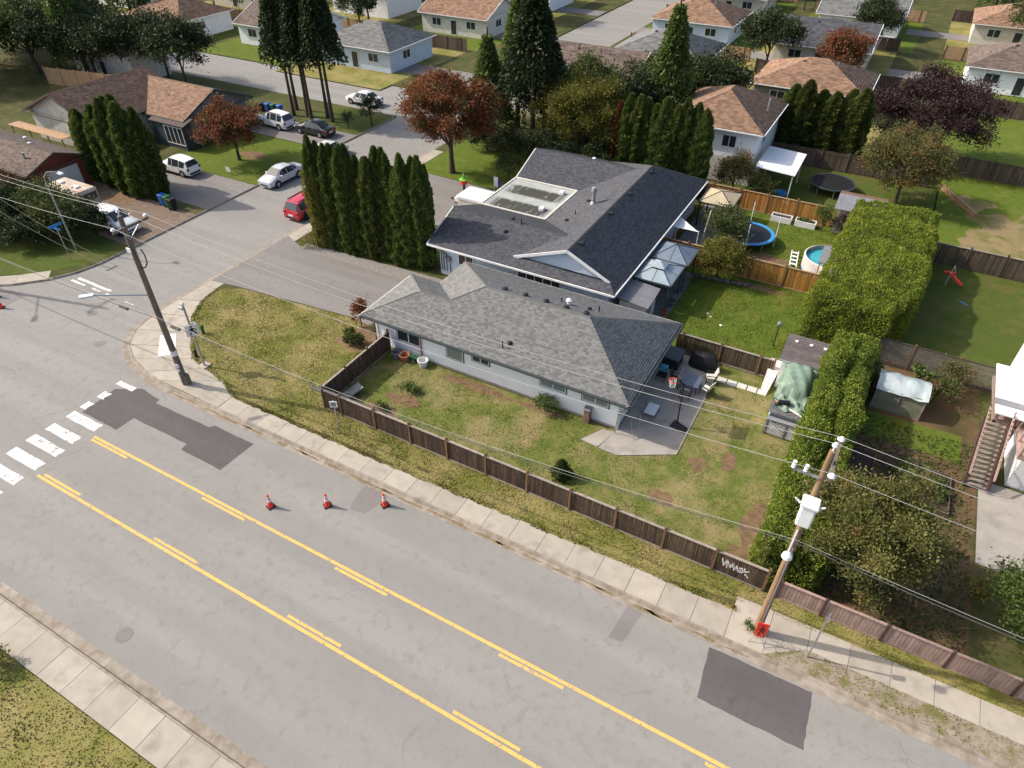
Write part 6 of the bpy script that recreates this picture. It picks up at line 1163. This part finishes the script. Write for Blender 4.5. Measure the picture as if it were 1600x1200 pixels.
tree('shrub', 'leafy climber on the slat fence beside the stair', (7.8, 40.6, 0), 2.0, 1.2, .7, .9, 'apple', 1100, .16, 22, 56, .05, .28, cat='shrub')
tree('shrub', 'dark leafy shrub under the slat fence beside the greenhouse', (7.2, 39.4, 0), 1.6, 1.3, .9, .8, 'green', 1000, .16, 22, 57, .05, .28, cat='shrub')
tree('shrub', 'green shrub squeezed between hedge and greenhouse', (3.7, 38.6, 0), 2.0, .6, 1.0, .9, 'leaf_light', 900, .16, 18, 58, .05, .28, cat='shrub')
tree('fern', 'bright fern arching over the greenhouse corner', (5.8, 39.2, 0), 2.1, .7, .45, .35, 'leaf_light', 260, .24, 10, 59, .04, .3, cat='plant')
for k, (x, y, r_) in enumerate(((-27.55, 27.35, .42), (-27.15, 26.85, .45), (-26.6, 26.95, .5))): tree('boxwood', 'clipped round boxwood in the corner planting bed', (x, y, 0), r_*1.75, r_, r_, r_*.85, 'green', 3200, .085, 120, 61+k, .04, .12, 'round boxwoods in the corner bed', cat='shrub')
tree('shrub', 'red orange upright shrub at the garage corner', (-27.7, 28.7, 0), 2.2, .6, .6, 1.05, 'maple_red', 1800, .14, 30, 64, .04, .24, cat='shrub')
tree('shrub', 'dark upright shrub against the bungalow corner post', (-25.9, 28.0, 0), 1.3, .35, .35, .6, 'green', 420, .1, 14, 65, .04, .26, cat='shrub')
tree('shrub', 'yellow green bush against the white bungalow wall', (-12.8, 27.1, 0), 1.1, .75, .55, .5, 'leaf_light', 1100, .12, 24, 66, .04, .26, cat='shrub')
place_tree('spruce_sapling', 'young dark spruce in the front yard by the fence', 'tree', (-9.7, 22.9, 0), cedar_mesh(1.3, .6, 1500, LF['green'], 67, .45, .1, 5), None)
tree('shrub', 'weedy clump of green leaves in the front yard', (-20.9, 24.6, 0), .5, .8, .55, .25, 'leaf_light', 520, .13, 16, 68, .03, .3, cat='plant')
tree('shrub', 'small weedy tuft near the fence corner bench', (-21.4, 22.6, 0), .35, .5, .35, .2, 'leaf_light', 240, .12, 10, 69, .02, .3, cat='plant')
for k, (x, y, h, r, lf_) in enumerate(((-63, 27.0, 3.6, 2.3, 'dark'), (-60, 27.8, 3.8, 2.3, 'green'), (-57.4, 27.2, 3.4, 2.0, 'green'), (-58.6, 24.9, 2.4, 1.7, 'dark'), (-55.4, 27.8, 3.2, 1.7, 'dark'), (-66, 25.4, 4.2, 2.4, 'dark'), (-62, 24.0, 2.6, 1.8, 'green'))):
    tree('shrub', ['dark rounded shrub below the brick house wall', 'tall green shrub beside the streaked camper', 'light green shrub behind the curved lamp', 'low dark shrub by the corner grass', 'dark shrub beside the white SUV', 'tall dark shrub beside the orange tinged tree', 'green shrub behind the blue street sign'][k], (x, y, 0), h, r, r*.9, h*.48, lf_, 6500, .2, 48, 90+k, .1, .22, cat='shrub')
tree('autumn_tree', 'orange and yellow tinged tree in front of the brick house', (-69.5, 26.6, 0), 5.6, 2.6, 2.4, 2.3, 'yellow_green', 9000, .22, 50, 98, .14, .22)
tree('topiary', 'dark rounded topiary tree on the lawn tip', (-51.9, 60.8, 0), 3.4, 1.35, 1.35, 1.35, 'dark', 2200, .16, 60, 99, .12, .16)
tree('topiary', 'small dark shrub in a round planter on the lawn tip', (-53.4, 58.6, 0), 1.9, .6, .6, .8, 'dark', 700, .14, 24, 100, .07, .2, cat='shrub')
for k, (x, y, h, r) in enumerate(((-33.6, 60.2, 3.0, 2.2), (-30.2, 60.4, 3.4, 2.3), (-27.2, 59.8, 2.8, 1.9), (-24.2, 60.0, 3.2, 1.9), (-36.6, 60.6, 2.6, 2.0))): tree('shrub', 'dark rounded shrub under the autumn trees behind the duplex', (x, y, 0), h, r, r*.8, h*.48, 'dark', 5500, .18, 44, 140+k, .1, .2, 'dark shrubs behind the duplex', cat='shrub')
# conifers with bare lower trunks
def conifer_mesh(h, r, n, m, seed, bare=.3):
    global rng; rng = np.random.default_rng(seed); t = rng.random(n)**.8; z = h*(bare+(1-bare)*t); wh = np.floor(t*16)/16; rad = r*(1-wh*.92)*(.35+.65*np.sqrt(rng.random(n))); th = rng.uniform(0, 6.283, n); arm = np.round(th/(6.283/9)+wh*5)*(6.283/9)-wh*5; th = arm+rng.normal(size=n)*.16
    c = np.stack([rad*np.cos(th), rad*np.sin(th), z-rad*.25+rng.normal(size=n)*.12], 1); ax = np.stack([np.cos(th), np.sin(th), np.full(n, -.25)], 1)+rand_dirs(n)*.6; ax /= np.linalg.norm(ax, axis=1)[:, None]
    V, F = cards(c, ax, rng.uniform(.35, .7, n), rng.uniform(.14, .3, n)); return fast_mesh('conifer_crown', V, F, m, np.clip(.4*t+.6*rng.random(n), 0, 1))
CON = [conifer_mesh(16, 3.4, 7000, LF['dark'], 111, .42), conifer_mesh(14, 3.6, 7000, LF['cedar'], 112, .15)]; CNT = trunk_mesh(15., .26, K['bark'])
for k, (x, y, s_) in enumerate(((-61.8, 58.9, 1.), (-60.2, 59.6, 1.05), (-59.0, 58.8, .95), (-57.8, 60.2, 1.), (-56.4, 59.4, 1.05), (-62.9, 60.6, 1.))): place_tree('pine_tree', 'tall pine with bare grey trunk behind the black sedan', 'tree', (x, y, 0), CON[0], CNT, k*1.1, (s_*.75, s_*.75, s_), 'pines behind the black sedan')
place_tree('fir_tree', 'tall dark fir between the maple and the autumn tree', 'tree', (-32.4, 62.8, 0), CON[0], CNT, 1., (1.1, 1.1, 1.0)); place_tree('fir_tree', 'dark fir standing behind the large red maple', 'tree', (-37.4, 62.5, 0), CON[1], CNT, 2., (.9, .9, .75))
# ------------------------------------------------------------------ the neighbourhood beyond: houses and trees
cm1, cc1 = crown_mesh(3.6, 3.6, 3.2, 5.4, 60, 11000, .32, LF['green'], 121, .22, .45); cm2, cc2 = crown_mesh(3.2, 3.4, 2.8, 5., 60, 10000, .32, LF['yellow_green'], 122, .22, .45); cm3, cc3 = crown_mesh(3.4, 3.2, 3., 5., 60, 10000, .32, LF['maple_red'], 123, .22, .45); cm4, cc4 = crown_mesh(3.8, 3.6, 3., 5.2, 60, 10000, .32, LF['dark'], 124, .22, .45)
FT = [(cm1, trunk_mesh(4.5, .2, K['bark'], cc1[:10], 1), 'leaf_tree', 'mid green leafy tree among the far houses'), (cm2, trunk_mesh(4.2, .2, K['bark'], cc2[:10], 2), 'leaf_tree', 'yellowing leafy tree among the far houses'), (cm3, trunk_mesh(4.2, .2, K['bark'], cc3[:10], 3), 'leaf_tree', 'rust red leafy tree among the far houses'), (cm4, trunk_mesh(4.4, .2, K['bark'], cc4[:10], 4), 'leaf_tree', 'dark green leafy tree among the far houses'), (CON[1], CNT, 'fir_tree', 'tall fir among the far houses')]
FH = [(-100, -88, 58, 63.5, 'tan', 'offwhite'), (-92, -80, 80, 90, 'brown', 'siding'), (-74, -62, 78, 88, 'grey', 'blue_siding'), (-112, -100, 76, 86, 'tan', 'siding'), (-38, -26, 72, 82, 'brown', 'offwhite'), (-36, -24, 92, 103, 'grey', 'siding'), (-16, -4, 88, 98, 'tan', 'mid_grey'), (-72, -60, 100, 110, 'tan', 'offwhite'), (-94, -82, 104, 114, 'dark', 'siding'), (-38, -26, 114, 125, 'tan', 'blue_siding'), (-18, -6, 108, 119, 'dark', 'offwhite'), (6, 18, 108, 118, 'brown', 'siding'), (-72, -60, 122, 132, 'brown', 'siding'), (-16, -4, 130, 141, 'grey', 'siding'), (6, 18, 134, 145, 'tan', 'offwhite'), (-38, -26, 136, 147, 'brown', 'offwhite'), (-118, -106, 98, 108, 'brown', 'offwhite'), (-72, -60, 144, 154, 'grey', 'siding'), (-140, -128, 88, 98, 'grey', 'siding')]
RN = {'tan': 'tan', 'brown': 'brown', 'grey': 'grey', 'dark': 'charcoal'}; WN = {'offwhite': 'cream', 'siding': 'white', 'blue_siding': 'pale blue', 'mid_grey': 'grey'}
for i, (x0_, x1_, y0_, y1_, rm, wm) in enumerate(FH):
    gab = i % 3 == 1; hh = 2.8 if i % 4 else 5.0; zz = (y0_+y1_)/2
    hip_house('far_house', f'distant {WN[wm]} house with {RN[rm]} {"gable" if gab else "hip"} roof '+['beside the tall cedar fence', 'across the cross street', 'at the side street corner', 'beyond the cross street end', 'behind the yellow autumn tree', 'two lots behind the autumn tree', 'behind the broad dark cedars', 'one lot past the side street corner', 'deep in the far block', 'three lots behind the autumn tree', 'two lots behind the dark cedars', 'past the distant brown fence', 'two lots past the street corner', 'three lots behind the dark cedars', 'far past the distant brown fence', 'four lots behind the autumn tree', 'in the far left block', 'three lots past the street corner', 'at the edge of the far left block'][i], x0_, x1_, y0_, y1_, hh, K[wm], K['shingle_'+rm], .4, .5, gab,
              wins=(('y-', x0_+2, x0_+3.6, hh-1.6, hh-.6, y0_, 2), ('y-', x1_-3.6, x1_-2, hh-1.6, hh-.6, y0_, 2), ('x+', y0_+3, y0_+4.6, hh-1.6, hh-.6, x1_, 2), ('y-', (x0_+x1_)/2-.5, (x0_+x1_)/2+.5, .1, 2.1, y0_, 1)), tab=.6, expo=.3, caps=False)
for i, (x0_, x1_, y0_, y1_, rm, wm) in enumerate(FH):
    if -76 < x1_ < -52 and y0_ > 74 or x0_ > -40:
        sx = -51.3 if x1_ < -52 else -41.4
        if x0_ > -40 and x1_ > -20: sx = x0_-9
        a_, b_ = sorted((sx, x1_ if x1_ < -52 else x0_)); sheet('far_driveway', [(a_, y0_+1.5), (b_, y0_+1.5), (b_, y0_+5.5), (a_, y0_+5.5)], K['asphalt_side'], .0105+.0007*i)
    sheet('far_lawn', [(x0_-3, y0_-6.5), (x1_+3, y0_-6.5), (x1_+3, y1_+4), (x0_-3, y1_+4)], K['green_lawn'] if i % 2 else K['dry_lawn'], .005+.0002*i) if y0_ > 75 else None
    if y0_ > 75: fence(f'back fence behind the distant {WN[wm]} house with {RN[rm]} roof', (x0_-3, y1_+4.5), (x1_+3, y1_+4.5), 1.8, .9, K['cedar_rail'] if i % 2 else K['old_board'], K['old_board'], cap=False, kick=False, rails=False, group='back fences of the far block')
for i, (x, y, k) in enumerate(((-33.5, 67.5, 3), (-29, 68.2, 0), (-24, 67.6, 3), (-21, 70.5, 4), (-37, 68, 4), (-18.6, 78, 3), (-22.5, 76, 0))): place_tree(FT[k][2], 'dense tree in the screen behind the autumn tree and cedars', 'tree', (x, y, 0), FT[k][0], FT[k][1], i*1.7, (1., 1., .95), 'tree screen behind the autumn tree')
for h_ in [o for o in col.objects if o.name.startswith('far_house')]:
    ro = [c for c in h_.children if c.name.startswith('roof')][0]; zt_ = max(v.co.z for v in ro.data.vertices)
    for dx_, dy_ in ((-1.6, -.8), (1.2, .9)): roof_vent(ro, h_.location.x+dx_, h_.location.y+dy_, zt_-.4, K['black'], .2)
    pipe(ro, h_.location.x+2.2, h_.location.y-1.2, zt_-.5, .6, .08, K['grey_metal'])
rr = random.Random(9); placed = []
tries = 0
while len(placed) < 85 and tries < 4000:
    tries += 1; x = rr.uniform(-160, 30); y = rr.uniform(60, 185)
    f_ = x*-.4848+y*.8746                                   # depth along the view, in metres
    if f_ < 92 and not (x < -84 and y > 56): continue
    if -55 < x < -38 or (63 < y < 76 and x < -48) or (x > 4.5 and y < 106): continue
    if any(a-3 < x < b+3 and c-3.2 < y < d+3 for a, b, c, d, *_ in FH) or any((x-a)**2+(y-b)**2 < 30 for a, b in placed): continue
    placed.append((x, y)); k = rr.choices(range(5), (4, 2, 1.2, 4, 3))[0]; c_, t_, nm, lb = FT[k]; s_ = rr.uniform(.75, 1.25); place_tree(nm, lb, 'tree', (x, y, 0), c_, t_, rr.uniform(0, 6.28), (s_, s_, s_*rr.uniform(.9, 1.15)), lb.replace('leafy tree', 'trees').replace('fir', 'firs'))
for i, (x, y) in enumerate(((-86, 60), (-90, 56.8), (-94.5, 55.5), (-81, 58.6), (-99, 53.8))): place_tree('leaf_tree', 'dark green leafy tree behind the tall cedar fence', 'tree', (x, y+1.5, 0), cm4, FT[3][1], i*1.3, (1, 1, 1), 'trees behind the tall cedar fence')
for i, (x, y, k) in enumerate(((-104, 55, 0), (-110, 58, 3), (-103, 62, 3), (-112, 50, 0), (-118, 60, 3), (-108, 66, 4), (-97, 57.5, 4), (-124, 66, 0), (-106, 47, 3), (-114, 54.5, 4))): place_tree(FT[k][2], 'tree in the dark grove beside the far end of the tall cedar fence', 'tree', (x, y, 0), FT[k][0], FT[k][1], i*.9, (1.1, 1.1, 1.1), 'grove at the end of the tall cedar fence')
# ------------------------------------------------------------------ grass
for i_, (a_, b_) in enumerate(zip([(-40.2, 27.4), (-39.85, 25.6), (-38.85, 23.9), (-36.05, 21.4), (-34.95, 20.6), (-31.45, 19.85), (-29.9, 19.12), (-18, 19.12), (-3, 19.47)], [(-39.85, 25.6), (-38.85, 23.9), (-36.05, 21.4), (-34.95, 20.6), (-31.45, 19.85), (-29.9, 19.12), (-18, 19.12), (-3, 19.47), (.5, 19.5)])):
    t_ = (Vector(b_)-Vector(a_)); L_ = t_.length; n_ = Vector((t_.y, -t_.x))/L_; n_ = -n_ if n_.y > 0 else n_
    m_ = max(2, int(L_/.35)); r_ = random.Random(300+i_); line = [Vector(a_)+t_*(k/m_) for k in range(m_+1)]
    sheet('grass_edge', [tuple(p-n_*.12) for p in line]+[tuple(p+n_*r_.uniform(.0, .13)) for p in reversed(line)], K['dry_lawn'], .03); tufts('grass', [tuple(p-n_*.15) for p in line]+[tuple(p+n_*r_.uniform(.02, .16)) for p in reversed(line)], int(L_*420), K['dry_lawn'], (.03, .07), seed=400+i_, z=.02)
EXB = [[(-28.4, 26.5), (-26.2, 26.2), (-25.4, 27.6), (-25.5, 29.2), (-27.6, 29.1)]]
PATIO = [(-8.45, 36.4), (-8.85, 25.8), (-7.7, 25.75), (-4.85, 27.4), (-4.9, 36.2)]
tufts('grass', LAWN_CORNER, 60000, K['dry_lawn'], (.015, .045), seed=3, excl=EXB); tufts('grass', VERGE, 30000, K['dry_lawn'], (.02, .06), seed=4); tufts('grass', YARD, 90000, K['yard'], (.015, .045), seed=5, excl=[PATIO])
tufts('grass', BACK, 30000, K['green_lawn'], (.03, .06), seed=6); tufts('grass', [(-29, -2), (-16, -2), (-16, 2.6), (-29, 2.6)], 9000, K['dry_lawn'], (.03, .08), seed=7); tufts('grass', [(-12.8, 48), (.5, 48), (.5, 59.6), (-12.8, 59.6)], 20000, K['green_lawn'], (.03, .06), seed=8)
tufts('weeds', [(2.4, 18.0), (14, 18.0), (14, 19.05), (2.4, 19.05)], 1500, LF['grass'], (.03, .09), seed=10, w=.03); tufts('weeds', [(3.2, 21.3), (9.4, 21.3), (9.4, 36), (3.2, 36)], 5000, LF['green'], (.06, .2), seed=11, w=.06)
for k in range(26):
    x = -33+k*1.35+random.uniform(-.4, .4); sheet('gutter_dirt', blob(x, 17.62+random.uniform(-.03, .06), random.uniform(.4, .9), random.uniform(.05, .11), 12, .4, 200+k), K['gutter_dirt'], -.108)
tree('shrub', 'dry weedy bush at the roadside grass across the road', (-25.4, 2.2, 0), .9, .8, .5, .45, 'orange_green', 600, .13, 16, 130, .03, .3, cat='shrub')
tree('shrub', 'weeds sprouting at the foot of the tan pole', (1.2, 18.75, 0), .5, .35, .3, .25, 'leaf_light', 160, .11, 8, 131, .02, .3, cat='plant')
